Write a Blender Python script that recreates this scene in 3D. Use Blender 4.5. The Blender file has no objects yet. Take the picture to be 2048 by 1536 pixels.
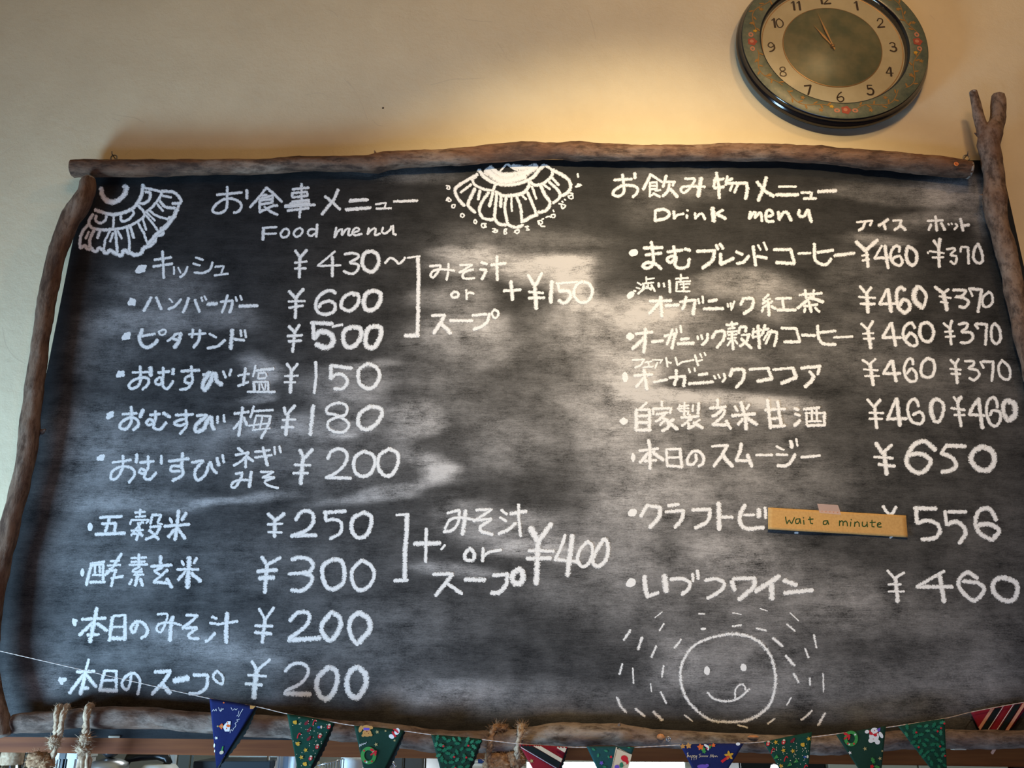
import bpy, bmesh, math, random
import numpy as np
from mathutils import Vector, Matrix, noise as mn
random.seed(7)
SC = bpy.context.scene
COL = SC.collection
# ---------------- camera, world, lights, exposure ----------------
F = 1716.0; TH = math.radians(20.2); D = 1.438; CZ = 1.60
cam = bpy.data.cameras.new('camera'); cam_o = bpy.data.objects.new('camera', cam); COL.objects.link(cam_o)
cam.sensor_width = 36; cam.lens = F / 2048 * 36; cam.clip_start = 0.02
cam_o.location = (0, -D, CZ); cam_o.rotation_euler = (math.pi / 2 + TH, 0, 0)
SC.camera = cam_o
SC.view_settings.view_transform = 'Standard'; SC.view_settings.look = 'None'
SC.view_settings.exposure = 0.0; SC.view_settings.gamma = 1; SC.view_settings.use_curve_mapping = False
w = bpy.data.worlds.new('room_light'); SC.world = w; w.use_nodes = True
w.node_tree.nodes['Background'].inputs[0].default_value = (1.0, 0.60, 0.34, 1)
w.node_tree.nodes['Background'].inputs[1].default_value = 0.07

def area(name, loc, target, sx, sy, power, col):
    l = bpy.data.lights.new(name, 'AREA'); l.shape = 'RECTANGLE'; l.size = sx; l.size_y = sy; l.energy = power; l.color = col
    o = bpy.data.objects.new(name, l); COL.objects.link(o); o.location = loc
    o.rotation_euler = (Vector(target) - Vector(loc)).to_track_quat('-Z', 'Y').to_euler()
    return o
def spot(name, loc, target, power, col, ang, blend, r):
    l = bpy.data.lights.new(name, 'SPOT'); l.energy = power; l.color = col; l.spot_size = math.radians(ang); l.spot_blend = blend; l.shadow_soft_size = r
    o = bpy.data.objects.new(name, l); COL.objects.link(o); o.location = loc
    o.rotation_euler = (Vector(target) - Vector(loc)).to_track_quat('-Z', 'Y').to_euler()
    return o
area('daylight_from_left_window', (-1.55, -0.68, 1.05), (-0.80, 0, 1.45), 0.5, 0.5, 29, (0.41, 0.69, 1.0)).data.spread = math.radians(128)
area('daylight_from_low_window', (-0.15, -1.7, 0.5), (-0.05, 0, 1.3), 2.0, 0.4, 12.5, (0.36, 0.56, 1.0))
spot('front_spotlight', (0.26, -1.22, 2.82), (0.26, 0.0, 2.25), 90, (1.0, 0.80, 0.51), 64, 1.0, 0.03)
area('warm_ceiling_lamp', (0.85, -1.0, 3.3), (0.5, 0, 2.4), 0.12, 0.12, 3.4, (1.0, 0.62, 0.29))
area('added_warm_fill', (0.3, -2.0, 3.2), (0.1, 0, 2.8), 0.6, 0.6, 8, (1.0, 0.56, 0.27))  # added broad warm fill that brightens the upper wall, not an actual lamp

# ---------------- helpers ----------------
def at(px, py, Y=0.0):
    """point of the vertical plane y=Y that the photograph shows at (px, py)"""
    dx = (px - 1024) / F; dy = (768 - py) / F
    vy = -math.sin(TH) * dy + math.cos(TH); vz = math.cos(TH) * dy + math.sin(TH)
    t = (Y + D) / vy
    return Vector((dx * t, Y, CZ + vz * t))
def pxscale(px, py, Y=0.0): return (at(px + 1, py, Y) - at(px, py, Y)).length

def N(nt, kind, **kw):
    n = nt.nodes.new(kind)
    for k, v in kw.items():
        if k == 'ins':
            for a, b in v.items(): n.inputs[a].default_value = b
        else: setattr(n, k, v)
    return n
def mat(name, col=(.8, .8, .8), rough=.6, metal=0., spec=.5):
    m = bpy.data.materials.new(name); m.use_nodes = True; nt = m.node_tree
    b = nt.nodes['Principled BSDF']
    b.inputs['Base Color'].default_value = (*col, 1); b.inputs['Roughness'].default_value = rough
    b.inputs['Metallic'].default_value = metal; b.inputs['Specular IOR Level'].default_value = spec
    return m, nt, b
def coords(nt, scale=(1, 1, 1)):
    tc = N(nt, 'ShaderNodeTexCoord'); mp = N(nt, 'ShaderNodeMapping'); mp.inputs['Scale'].default_value = scale
    nt.links.new(tc.outputs['Object'], mp.inputs[0]); return mp.outputs[0]
def noise_n(nt, vec, scale, detail=4, rough=.6):
    n = N(nt, 'ShaderNodeTexNoise', ins={'Scale': scale, 'Detail': detail, 'Roughness': rough}); nt.links.new(vec, n.inputs['Vector']); return n.outputs['Fac']
def ramp(nt, fac, stops):
    r = N(nt, 'ShaderNodeValToRGB'); e = r.color_ramp.elements
    while len(e) < len(stops): e.new(0.5)
    for i, (p, c) in enumerate(stops):
        e[i].position = p; e[i].color = (*c, 1) if len(c) == 3 else c
    nt.links.new(fac, r.inputs[0]); return r.outputs[0]
def math_n(nt, op, a, b=None, c=None, clamp=False):
    n = N(nt, 'ShaderNodeMath', operation=op, use_clamp=clamp)
    for i, v in enumerate((a, b, c)):
        if v is None: continue
        if hasattr(v, 'links') or hasattr(v, 'is_linked'): nt.links.new(v, n.inputs[i])
        else: n.inputs[i].default_value = v
    return n.outputs[0]
def mixc(nt, fac, a, b):
    n = N(nt, 'ShaderNodeMix', data_type='RGBA')
    for s, v in ((n.inputs[0], fac), (n.inputs[6], a), (n.inputs[7], b)):
        if hasattr(v, 'is_linked'): nt.links.new(v, s)
        else: s.default_value = v if not isinstance(v, tuple) else ((*v, 1) if len(v) == 3 else v)
    return n.outputs[2]
def bump(nt, b, h, strength, dist):
    n = N(nt, 'ShaderNodeBump', ins={'Strength': strength, 'Distance': dist}); nt.links.new(h, n.inputs['Height']); nt.links.new(n.outputs[0], b.inputs['Normal'])

def simple_noise_mat(name, c1, c2, scale, rough=.6, sc=(1, 1, 1), bs=0.2, bd=.001, metal=0., spec=.4):
    m, nt, b = mat(name, c1, rough, metal, spec)
    f = noise_n(nt, coords(nt, sc), scale)
    nt.links.new(ramp(nt, f, [(.35, c1), (.65, c2)]), b.inputs['Base Color'])
    if bs: bump(nt, b, f, bs, bd)
    return m

class Geo:
    """collects faces for one mesh; material index per face"""
    def __init__(s): s.v = []; s.f = []; s.mi = []; s.edge = []; s.sm = []
    def add(s, vs, fs, mi=0, edge=None, smooth=True):
        o = len(s.v); s.v += [Vector(p) for p in vs]
        s.f += [tuple(i + o for i in f) for f in fs]; s.mi += [mi] * len(fs); s.sm += [smooth] * len(fs)
        s.edge += list(edge) if edge is not None else [1.0] * len(vs)
    def box(s, a, b, mi=0, bev=0.0):
        a = Vector(a); b = Vector(b)
        if bev <= 0:
            P = [(x, y, z) for z in (a.z, b.z) for y in (a.y, b.y) for x in (a.x, b.x)]
            s.add(P, [(0, 2, 3, 1), (4, 5, 7, 6), (0, 1, 5, 4), (2, 6, 7, 3), (0, 4, 6, 2), (1, 3, 7, 5)], mi, smooth=False); return
        bm = bmesh.new(); bmesh.ops.create_cube(bm, size=1)
        for v in bm.verts: v.co = Vector(((a.x + b.x) / 2 + v.co.x * (b.x - a.x), (a.y + b.y) / 2 + v.co.y * (b.y - a.y), (a.z + b.z) / 2 + v.co.z * (b.z - a.z)))
        bmesh.ops.bevel(bm, geom=bm.edges[:], offset=bev, segments=2, affect='EDGES')
        bm.verts.index_update(); s.add([v.co.copy() for v in bm.verts], [[v.index for v in f.verts] for f in bm.faces], mi, smooth=False); bm.free()
    def tube(s, pts, rad, n=12, mi=0, cap=True, wob=0.0, seed=0.0, flat=1.0):
        pts = [Vector(p) for p in pts]; m = len(pts)
        rad = rad if isinstance(rad, (list, tuple)) else [rad] * m
        vs = []; up = None
        for i, p in enumerate(pts):
            t = (pts[min(i + 1, m - 1)] - pts[max(i - 1, 0)]).normalized()
            if up is None: up = t.orthogonal().normalized()
            up = (up - t * up.dot(t))
            up = up.normalized() if up.length > 1e-6 else t.orthogonal().normalized()
            sd = t.cross(up)
            for k in range(n):
                a = 2 * math.pi * k / n; dr = up * math.cos(a) + sd * math.sin(a); r = rad[i]
                if wob: r *= 1 + wob * mn.noise(p * 22 + dr * 1.3 + Vector((seed, 0, 0))) + wob * .6 * mn.noise(p * 70 + dr * 2.5 + Vector((seed, 5, 0)))
                vs.append(p + dr * r)
        fs = [(i * n + k, i * n + (k + 1) % n, (i + 1) * n + (k + 1) % n, (i + 1) * n + k) for i in range(m - 1) for k in range(n)]
        s.add(vs, fs, mi)
        if cap:
            o = len(s.v) - len(vs)
            s.f.append(tuple(o + k for k in reversed(range(n)))); s.f.append(tuple(o + (m - 1) * n + k for k in range(n)))
            s.mi += [mi, mi]; s.sm += [False, False]
    def lathe(s, c, prof, axis='z', n=48, mi=0):
        """prof: (radius, height along axis)"""
        c = Vector(c); vs = []
        for r, h in prof:
            for k in range(n):
                a = 2 * math.pi * k / n
                vs.append(c + (Vector((r * math.cos(a), r * math.sin(a), h)) if axis == 'z' else Vector((r * math.cos(a), h, r * math.sin(a)))))
        fs = [(i * n + k, i * n + (k + 1) % n, (i + 1) * n + (k + 1) % n, (i + 1) * n + k) for i in range(len(prof) - 1) for k in range(n)]
        if axis == 'y': fs = [f[::-1] for f in fs]
        s.add(vs, fs, mi)
    def poly(s, pts, mi=0): s.add(pts, [tuple(range(len(pts)))], mi, smooth=False)

def link(name, me, mats, parent=None, loc=None):
    o = bpy.data.objects.new(name, me); COL.objects.link(o)
    for m in (mats if isinstance(mats, (list, tuple)) else [mats]): me.materials.append(m)
    if loc is not None: o.location = loc
    if parent is not None:
        o.parent = parent
        o.matrix_parent_inverse = Matrix.Translation(-parent.location)
    return o
def build(name, g, mats, parent=None, origin=None, edge=False, label=None, kind=None):
    me = bpy.data.meshes.new(name); O = Vector(origin) if origin is not None else Vector((0, 0, 0))
    me.from_pydata([tuple(v - O) for v in g.v], [], g.f)
    me.polygons.foreach_set('material_index', g.mi); me.polygons.foreach_set('use_smooth', g.sm)
    if edge: me.attributes.new('edge', 'FLOAT', 'POINT').data.foreach_set('value', g.edge)
    me.update()
    o = link(name, me, mats, parent, O if origin is not None else None)
    if label: o['label'] = label
    if kind: o['kind'] = kind
    return o
def tag(o, label, cat, group=None):
    o['label'] = label; o['category'] = cat
    if group: o['group'] = group
    return o
def empty(name, loc, label, cat, group=None):
    o = bpy.data.objects.new(name, None); COL.objects.link(o); o.location = loc; o.empty_display_size = .05
    return tag(o, label, cat, group)
def crom(P, step=3.0, closed=False):
    """Catmull-Rom through tuples of any length"""
    P = [np.array(p, float) for p in P]
    if len(P) < 3: Q = [P[0], *P, P[-1]]
    else: Q = [2 * P[0] - P[1], *P, 2 * P[-1] - P[-2]]
    out = []
    for i in range(1, len(Q) - 2):
        p0, p1, p2, p3 = Q[i - 1:i + 3]; n = max(1, int(np.linalg.norm((p2 - p1)[:2]) / step))
        for k in range(n):
            t = k / n; out.append(.5 * (2 * p1 + (p2 - p0) * t + (2 * p0 - 5 * p1 + 4 * p2 - p3) * t * t + (3 * p1 - p0 - 3 * p2 + p3) * t ** 3))
    out.append(P[-1]); return out

# ---------------- flat strokes (chalk, ink, print) on a surface ----------------
def parse(txt, ox, oy, wd, sc=4.0):
    """'x y x y/...' in quarter pixels; ~ smooth, wN: width"""
    res = []
    for s in txt.replace('\n', '/').split('/'):
        s = s.strip()
        if not s: continue
        w_ = wd; sm = False
        tok = s.split()
        while tok and not tok[0].lstrip('-').replace('.', '').isdigit():
            h = tok[0]
            if h.startswith('~'): sm = True; h = h[1:]
            if h.startswith('w'): w_ = float(h[1:]); h = ''
            tok = ([h] if h else []) + tok[1:]
        v = [float(t) for t in tok]
        res.append(([(ox + v[i] / sc, oy + v[i + 1] / sc) for i in range(0, len(v) - 1, 2)], w_ / sc, sm))
    return res
def ribbon(g, pts, wd, sm, surf, lift, jit=.12, mi=0, step=2.5, rs=0.0):
    L_ = sum(math.dist(a, b) for a, b in zip(pts[:-1], pts[1:]))
    if jit > .1 and L_ < 1.15 * wd and wd > 6.5:      # a dabbed dot
        a0 = np.array(pts[0], float); a1 = np.array(pts[-1], float); c0 = (a0 + a1) / 2; ax = (a1 - a0) / max(1e-6, np.linalg.norm(a1 - a0)); ay = np.array((-ax[1], ax[0])); vs = []; ed = []; n = 20; ra = (L_ * .9 + wd) / 2 * .92; rb = wd / 2 * .86
        for e_, k_ in ((0, 1.0), (1.0, .78), (1.6, .4)):
            for q in range(n):
                t_ = 2 * math.pi * q / n; j_ = 1 + (random.uniform(-.1, .1) if e_ == 0 else 0); p = c0 + ax * ra * k_ * j_ * math.cos(t_) + ay * rb * k_ * j_ * math.sin(t_); vs.append(surf(p[0], p[1], lift)); ed.append(e_)
        vs.append(surf(c0[0], c0[1], lift)); ed.append(1.6)
        fs = [(r * n + q, (r + 1) * n + q, (r + 1) * n + (q + 1) % n, r * n + (q + 1) % n) for r in (0, 1) for q in range(n)] + [(2 * n + q, 3 * n, 2 * n + (q + 1) % n) for q in range(n)]
        g.add(vs, fs, mi, ed); return
    if len(pts) == 1: pts = [pts[0], (pts[0][0] + .5, pts[0][1] + .5)]
    if sm and len(pts) > 2: P = crom(pts, step)
    else:
        P = []
        for a, b in zip(pts[:-1], pts[1:]):
            a = np.array(a); b = np.array(b); n = max(1, int(np.linalg.norm(b - a) / step))
            P += [a + (b - a) * k / n for k in range(n)]
        P.append(np.array(pts[-1], float))
    P = np.array(P, float); h = wd / 2
    d0 = P[0] - P[1]; d0 /= max(1e-6, np.linalg.norm(d0)); d1 = P[-1] - P[-2]; d1 /= max(1e-6, np.linalg.norm(d1))
    T = np.gradient(P, axis=0); T /= np.maximum(1e-6, np.linalg.norm(T, axis=1))[:, None]
    rows = [(P[0] + d0 * h * .55, T[0], .55, .35)] + [(P[i], T[i], 1.0, 1.0) for i in range(len(P))] + [(P[-1] + d1 * h * .55, T[-1], .5, .35)]
    vs = []; ed = []
    for ri, (p, t, k, c) in enumerate(rows):
        nrm = np.array((-t[1], t[0])); a = h * k * (1 + random.uniform(-jit, jit)); b = h * k * (1 + random.uniform(-jit, jit))
        for q, e in ((p + nrm * a, 0), (p, c), (p - nrm * b, 0)):
            vs.append(surf(q[0], q[1], lift + ri * rs)); ed.append(e)
    fs = []
    for i in range(len(rows) - 1):
        o = i * 3; fs += [(o, o + 1, o + 4, o + 3), (o + 1, o + 2, o + 5, o + 4)]
    g.add(vs, fs, mi, ed)
def board_surf(px, py, lift): return at(px, py, -lift)
# ---------------- materials ----------------
def m_plaster():
    m, nt, b = mat('plaster', (.72, .62, .48), .85, 0, .25)
    v = coords(nt); a = noise_n(nt, v, 5, 5, .65); f = noise_n(nt, v, 260, 3, .6); md = noise_n(nt, v, 22, 6, .7)
    c = ramp(nt, a, [(.3, (.69, .585, .385)), (.7, (.78, .67, .445))])
    st = ramp(nt, noise_n(nt, coords(nt, (1, 1, .35)), 7, 8, .78), [(.70, (0, 0, 0)), (.80, (1, 1, 1))])
    c = mixc(nt, math_n(nt, 'MULTIPLY', st, .22), c, (.42, .32, .2))
    nt.links.new(c, b.inputs['Base Color'])
    h = math_n(nt, 'ADD', math_n(nt, 'MULTIPLY', md, .8), math_n(nt, 'MULTIPLY', f, .12))
    bump(nt, b, h, .35, .006); return m
def m_board():
    m, nt, b = mat('blackboard_paint', (.012, .013, .014), .6, 0, .14)
    at_ = N(nt, 'ShaderNodeAttribute', attribute_name='dust')
    s1 = noise_n(nt, coords(nt, (5, 1, 34)), 3.0, 6, .72)     # wiping streaks
    s2 = noise_n(nt, coords(nt, (1, 1, 1.6)), 14, 8, .68)     # cloudy patches
    s3 = noise_n(nt, coords(nt, (5, 1, 1.6)), 5, 2, .5)       # drips
    s4 = noise_n(nt, coords(nt, (30, 1, 230)), 2.4, 4, .8)    # brush grain
    s5 = noise_n(nt, coords(nt, (1, 1, 2.2)), 330, 3, .8)    # dust grain
    k = math_n(nt, 'ADD', math_n(nt, 'MULTIPLY', s1, .55), math_n(nt, 'MULTIPLY', s2, 1.2))
    k = math_n(nt, 'ADD', k, math_n(nt, 'MULTIPLY', s3, .25))
    k = math_n(nt, 'ADD', k, math_n(nt, 'MULTIPLY', s4, .75))
    k = math_n(nt, 'ADD', k, math_n(nt, 'MULTIPLY', s5, .75))  # mean 1.7
    k = math_n(nt, 'MULTIPLY_ADD', k, 3.6, -5.1, clamp=False)
    k = math_n(nt, 'MAXIMUM', k, .10)
    d = math_n(nt, 'MULTIPLY', at_.outputs['Fac'], k, clamp=True)
    nt.links.new(mixc(nt, d, (.0075, .0085, .0095), (.50, .485, .47)), b.inputs['Base Color'])
    bump(nt, b, s4, .25, .0008)
    return m
def m_chalk(name='white_chalk', off=0.0):
    m = bpy.data.materials.new(name); m.use_nodes = True; nt = m.node_tree; nt.nodes.clear()
    out = N(nt, 'ShaderNodeOutputMaterial'); tr = N(nt, 'ShaderNodeBsdfTransparent'); df = N(nt, 'ShaderNodeBsdfDiffuse', ins={'Color': (.86, .84, .80, 1), 'Roughness': 1})
    e = N(nt, 'ShaderNodeAttribute', attribute_name='edge')
    g1 = noise_n(nt, coords(nt, (1, 1, 1.8)), 430, 3, .8); g2 = noise_n(nt, coords(nt, (1, 1, 1)), 210, 2, .5)
    a = math_n(nt, 'MULTIPLY', e.outputs['Fac'], 2.6)
    a = math_n(nt, 'ADD', a, math_n(nt, 'MULTIPLY_ADD', g1, 7.0, -3.5 - off))
    a = math_n(nt, 'ADD', a, math_n(nt, 'MULTIPLY_ADD', g2, 2.0, -1.05), clamp=True)
    mx = N(nt, 'ShaderNodeMixShader'); nt.links.new(a, mx.inputs[0]); nt.links.new(tr.outputs[0], mx.inputs[1]); nt.links.new(df.outputs[0], mx.inputs[2])
    nt.links.new(mx.outputs[0], out.inputs[0]); return m
def m_bark(name='bark', a=(.07, .04, .026), b_=(.20, .135, .095), c_=(.31, .255, .21), sc=(1, 1, 1)):
    m, nt, b = mat(name, a, .8, 0, .25)
    v = coords(nt, sc); n1 = noise_n(nt, v, 16, 7, .68); n2 = noise_n(nt, v, 75, 6, .72); n3 = noise_n(nt, coords(nt), 7, 3, .6)
    c = ramp(nt, n1, [(.30, a), (.48, b_), (.68, c_)])
    c = mixc(nt, ramp(nt, n2, [(.38, (.8, .8, .8)), (.56, (0, 0, 0))]), c, tuple(x * .45 for x in a))
    c = mixc(nt, ramp(nt, n3, [(.55, (0, 0, 0)), (.72, (.55, .55, .55))]), c, (.16, .065, .03))
    nt.links.new(c, b.inputs['Base Color'])
    bump(nt, b, math_n(nt, 'ADD', n1, math_n(nt, 'MULTIPLY', n2, .7)), .8, .004); return m
def m_wood(name, a, b_, sc=(2, 30, 40), rough=.45):
    m, nt, b = mat(name, a, rough, 0, .2)
    n1 = noise_n(nt, coords(nt, sc), 3, 6, .65)
    nt.links.new(ramp(nt, n1, [(.32, a), (.68, b_)]), b.inputs['Base Color']); bump(nt, b, n1, .12, .001); return m
def m_marble():
    m, nt, b = mat('green_marbled_enamel', (.12, .13, .07), .35, 0, .5)
    v = coords(nt); n1 = noise_n(nt, v, 26, 7, .7); n2 = noise_n(nt, v, 160, 4, .7)
    k = math_n(nt, 'ADD', math_n(nt, 'MULTIPLY', n1, .65), math_n(nt, 'MULTIPLY', n2, .35))
    nt.links.new(ramp(nt, k, [(.36, (.055, .075, .048)), (.5, (.10, .115, .065)), (.64, (.17, .16, .085))]), b.inputs['Base Color']); return m
def m_glass(name, tint=(.95, .98, .97), dens=.04):
    m = bpy.data.materials.new(name); m.use_nodes = True; nt = m.node_tree; nt.nodes.clear()
    out = N(nt, 'ShaderNodeOutputMaterial'); tr = N(nt, 'ShaderNodeBsdfTransparent', ins={'Color': (*tint, 1)}); gl = N(nt, 'ShaderNodeBsdfGlossy', ins={'Roughness': .03})
    fr = N(nt, 'ShaderNodeFresnel', ins={'IOR': 1.45}); mx = N(nt, 'ShaderNodeMixShader')
    nt.links.new(math_n(nt, 'ADD', fr.outputs[0], dens, clamp=True), mx.inputs[0]); nt.links.new(tr.outputs[0], mx.inputs[1]); nt.links.new(gl.outputs[0], mx.inputs[2]); nt.links.new(mx.outputs[0], out.inputs[0]); return m
def m_emit(name, col, s):
    m = bpy.data.materials.new(name); m.use_nodes = True; nt = m.node_tree; nt.nodes.clear()
    out = N(nt, 'ShaderNodeOutputMaterial'); e = N(nt, 'ShaderNodeEmission', ins={'Color': (*col, 1), 'Strength': s}); nt.links.new(e.outputs[0], out.inputs[0]); return m
def fabric(name, c):
    m, nt, b = mat(name, c, .9, 0, .15)
    w1 = N(nt, 'ShaderNodeTexWave', ins={'Scale': 420.0}); nt.links.new(coords(nt), w1.inputs[0])
    f = noise_n(nt, coords(nt), 500, 2, .6); nt.links.new(mixc(nt, math_n(nt, 'MULTIPLY', f, .5), c, tuple(min(1, x * 1.5 + .01) for x in c)), b.inputs['Base Color'])
    bump(nt, b, w1.outputs['Fac'], .25, .0003); return m
def flat(name, c, r=.8): return mat(name, c, r, 0, .2)[0]
M = dict(plaster=m_plaster(), board=m_board(), chalk=m_chalk(), chalk_faint=m_chalk('faint_white_chalk', .75), bark=m_bark(),
    bark_pale=m_bark('pale_bark', (.13, .09, .075), (.30, .235, .20), (.42, .37, .32)),
    cut=simple_noise_mat('cut_wood', (.40, .27, .16), (.55, .42, .27), 60, .8),
    oldcut=simple_noise_mat('weathered_cut_wood', (.20, .165, .13), (.32, .27, .215), 90, .85),
    beam=m_wood('varnished_beam', (.12, .030, .007), (.21, .062, .015), (1.2, 20, 30), .55),
    boardedge=flat('board_edge', (.02, .02, .021)),
    marble=m_marble(), black=mat('black_lacquer', (.006, .006, .007), .12, 0, .6)[0],
    dialgreen=simple_noise_mat('dial_green_marble', (.10, .125, .07), (.21, .20, .115), 30, .35, bs=0),
    cream=simple_noise_mat('cream_dial', (.60, .54, .42), (.66, .60, .48), 40, .5, bs=0),
    brown=flat('brown_print', (.05, .025, .012)), gold=mat('aged_gold', (.45, .25, .10), .4, .6)[0],
    vine=flat('ochre_print', (.33, .16, .035), .5), rose=flat('rose_print', (.36, .07, .035), .5), rose2=flat('pale_rose_print', (.52, .20, .10), .5), yel=flat('yellow_print', (.62, .33, .03)),
    jute=simple_noise_mat('jute', (.30, .19, .11), (.52, .39, .26), 180, .95),
    jute_b=simple_noise_mat('brown_jute', (.20, .10, .045), (.42, .26, .14), 180, .95),
    string=flat('pale_string', (.62, .52, .45)), kraft=simple_noise_mat('kraft_paper', (.43, .245, .08), (.50, .295, .10), 300, .8, bs=.1, bd=.0005),
    ink=flat('green_ink', (.015, .05, .012), .6), steel=mat('steel', (.55, .55, .55), .3, .9)[0], dsteel=mat('dull_steel', (.25, .25, .25), .45, .8)[0],
    brass=mat('brass', (.35, .22, .10), .35, .9)[0], orange=flat('orange_plastic', (.75, .20, .05), .5),
    glass=m_glass('clear_glass'), white=flat('white_enamel', (.75, .78, .76), .35), blackp=mat('black_plastic', (.012, .013, .015), .3)[0],
    navy=fabric('navy_cotton', (.008, .014, .075)), bottle=fabric('bottle_green_cotton', (.008, .035, .022)), pine=fabric('pine_green_cotton', (.006, .045, .028)), teal=fabric('teal_cotton', (.012, .06, .06)), burg=fabric('burgundy_cotton', (.22, .012, .022)),
    p_white=flat('white_print', (.75, .75, .72)), p_red=flat('red_print', (.55, .02, .03)), p_or=flat('orange_print', (.72, .14, .03)), p_yel=flat('mustard_print', (.58, .32, .03)), p_green=flat('green_print', (.05, .26, .06)), p_leaf=flat('leaf_print', (.012, .13, .065)), p_leaf2=flat('pale_leaf_print', (.03, .19, .10)), p_tan=flat('tan_print', (.5, .25, .07)), p_purple=flat('purple_print', (.14, .08, .42)), p_cream=flat('cream_print', (.62, .52, .36)), p_gold=flat('gold_print', (.42, .34, .14)), p_maroon=flat('maroon_print', (.16, .015, .02)), p_pink=flat('salmon_print', (.62, .30, .20)), p_dark=flat('dark_print', (.006, .012, .012)), p_blue=flat('blue_print', (.03, .08, .3)),
    tape=m_glass('frosted_tape', (.85, .68, .62), .0))
# frosted washi tape: half see-through, matt
_t = M['tape'].node_tree; _t.nodes.clear()
_o = N(_t, 'ShaderNodeOutputMaterial'); _a = N(_t, 'ShaderNodeBsdfTransparent'); _b = N(_t, 'ShaderNodeBsdfDiffuse', ins={'Color': (.62, .44, .38, 1)}); _m = N(_t, 'ShaderNodeMixShader', ins={0: .6})
_t.links.new(_a.outputs[0], _m.inputs[1]); _t.links.new(_b.outputs[0], _m.inputs[2]); _t.links.new(_m.outputs[0], _o.inputs[0])
# ---------------- setting ----------------
WY = 0.02          # wall face
BZ0 = at(1000, 1512, .012).z
def beam_pt(px, v): return at(px, v, .012)
g = Geo(); g.box((-3.2, WY, 1.56), (3.2, .13, 3.4)); build('wall_front', g, M['plaster'], kind='structure')
g = Geo(); g.box((-3.2, WY, 0), (3.2, .13, 1.08)); build('wall_below_hatch', g, M['plaster'], kind='structure').name = 'wall_lower'
g = Geo(); g.box((-3.2, -4.2, -.05), (3.2, 3.0, 0)); build('floor', g, m_wood('floor_boards', (.12, .07, .04), (.2, .12, .07)), kind='structure')
g = Geo(); g.box((-3.2, -4.2, 3.4), (3.2, 3.0, 3.45)); build('ceiling', g, M['plaster'], kind='structure')
g = Geo(); g.box((-3.3, .13, 0), (-3.2, 3.0, 3.4)); build('wall_left', g, M['plaster'], kind='structure')
g = Geo(); g.box((3.2, .13, 0), (3.3, 3.0, 3.4)); build('wall_right', g, M['plaster'], kind='structure')
KY = 2.6
def kx(px): return at(px, 1528, KY).x
kz = lambda v: at(1024, v, KY).z
WX0, WX1, WZ1, WZ0 = kx(1040), kx(1385), kz(1519), .95
g = Geo(); kw = simple_noise_mat('kitchen_wall', (.28, .27, .22), (.34, .33, .27), 4, .8)
g.box((-3.2, KY, 0), (WX0, KY + .1, 3.4)); g.box((WX1, KY, 0), (3.2, KY + .1, 3.4)); g.box((WX0, KY, WZ1), (WX1, KY + .1, 3.4)); g.box((WX0, KY, 0), (WX1, KY + .1, WZ0))
build('wall_back', g, kw, kind='structure')
# hairline cracks and trowel ridges in the plaster
CR = '''~222 228 245 232 270 236 288 245/~225 237 240 242/~655 19 668 25 676 34/~688 158 705 175 720 200 735 240/~695 162 702 170/~745 240 755 250 766 252/~930 38 955 42 985 44/~995 85 1005 100 1015 118 1028 124/~905 158 935 158 970 156/~860 170 880 165 905 158/~1175 20 1185 50 1192 80/~610 190 640 186 660 195/~250 310 262 300/~0 312 15 300 28 292/~18 372 25 360/~5 655 12 690 30 715 50 727/~1860 30 1870 40/~10 720 18 724'''
wf = bpy.data.objects['wall_front']; wf_surf = lambda px, py, lift: at(px, py, WY - lift)
crm = flat('plaster_crack', (.66, .56, .38), .9)
for k, (pts, wd, sm) in enumerate(parse(CR, 0, 0, 1.2, 1.0)):
    g = Geo(); ribbon(g, pts, wd, sm, wf_surf, .00008, .5); build('plaster_crack', g, crm, wf)
g = Geo(); disc_p = at(766, 216, WY - .0004); g.lathe(disc_p, [(.0001, -.0003), (.0022, 0)], 'y', 9); build('plaster_spot', g, M['brown'], wf)
# kitchen window with frame and bright daylight behind its panes
win = bpy.data.objects.new('window_1', None); COL.objects.link(win); win.location = ((WX0 + WX1) / 2, KY, WZ0); win['kind'] = 'structure'
g = Geo(); t = .03
for a, b in (((WX0, WZ0), (WX0 + t, WZ1)), ((WX1 - t, WZ0), (WX1, WZ1)), ((WX0, WZ0), (WX1, WZ0 + t)), ((WX0, WZ1 - .012), (WX1, WZ1)), (((WX0 + WX1) / 2 - .012, WZ0), ((WX0 + WX1) / 2 + .012, WZ1))):
    g.box((a[0], KY + .02, a[1]), (b[0], KY + .06, b[1]), bev=.003)
build('window_frame', g, M['white'], win)
for a, b in ((WX0 + t, (WX0 + WX1) / 2 - .012), ((WX0 + WX1) / 2 + .012, WX1 - t)):
    g = Geo(); g.box((a, KY + .036, WZ0 + t), (b, KY + .04, WZ1 - .012)); build('pane', g, m_emit('daylit_frosted_pane', (.9, .96, 1.0), 9), win)

# wooden beam under the board (sloping slightly as the photograph shows)
g = Geo()
L0, L1 = at(-120, 1440, .012), at(2170, 1452, .012); l0, l1 = at(-120, 1503, .012), at(2170, 1536, .012)
vs = []
for y in (.012, .11):
    for p in (l0, l1, L1, L0): vs.append((p.x, y, p.z))
bm = bmesh.new(); bv = [bm.verts.new(v) for v in vs]
for f in ((0, 1, 2, 3), (7, 6, 5, 4), (0, 4, 5, 1), (3, 2, 6, 7), (0, 3, 7, 4), (1, 5, 6, 2)): bm.faces.new([bv[i] for i in f])
bmesh.ops.bevel(bm, geom=bm.edges[:], offset=.002, segments=2, affect='EDGES'); bm.verts.index_update()
g.add([v.co.copy() for v in bm.verts], [[v.index for v in f.verts] for f in bm.faces], smooth=False); bm.free()
beam = build('trim_1', g, M['beam'], kind='structure')

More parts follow.
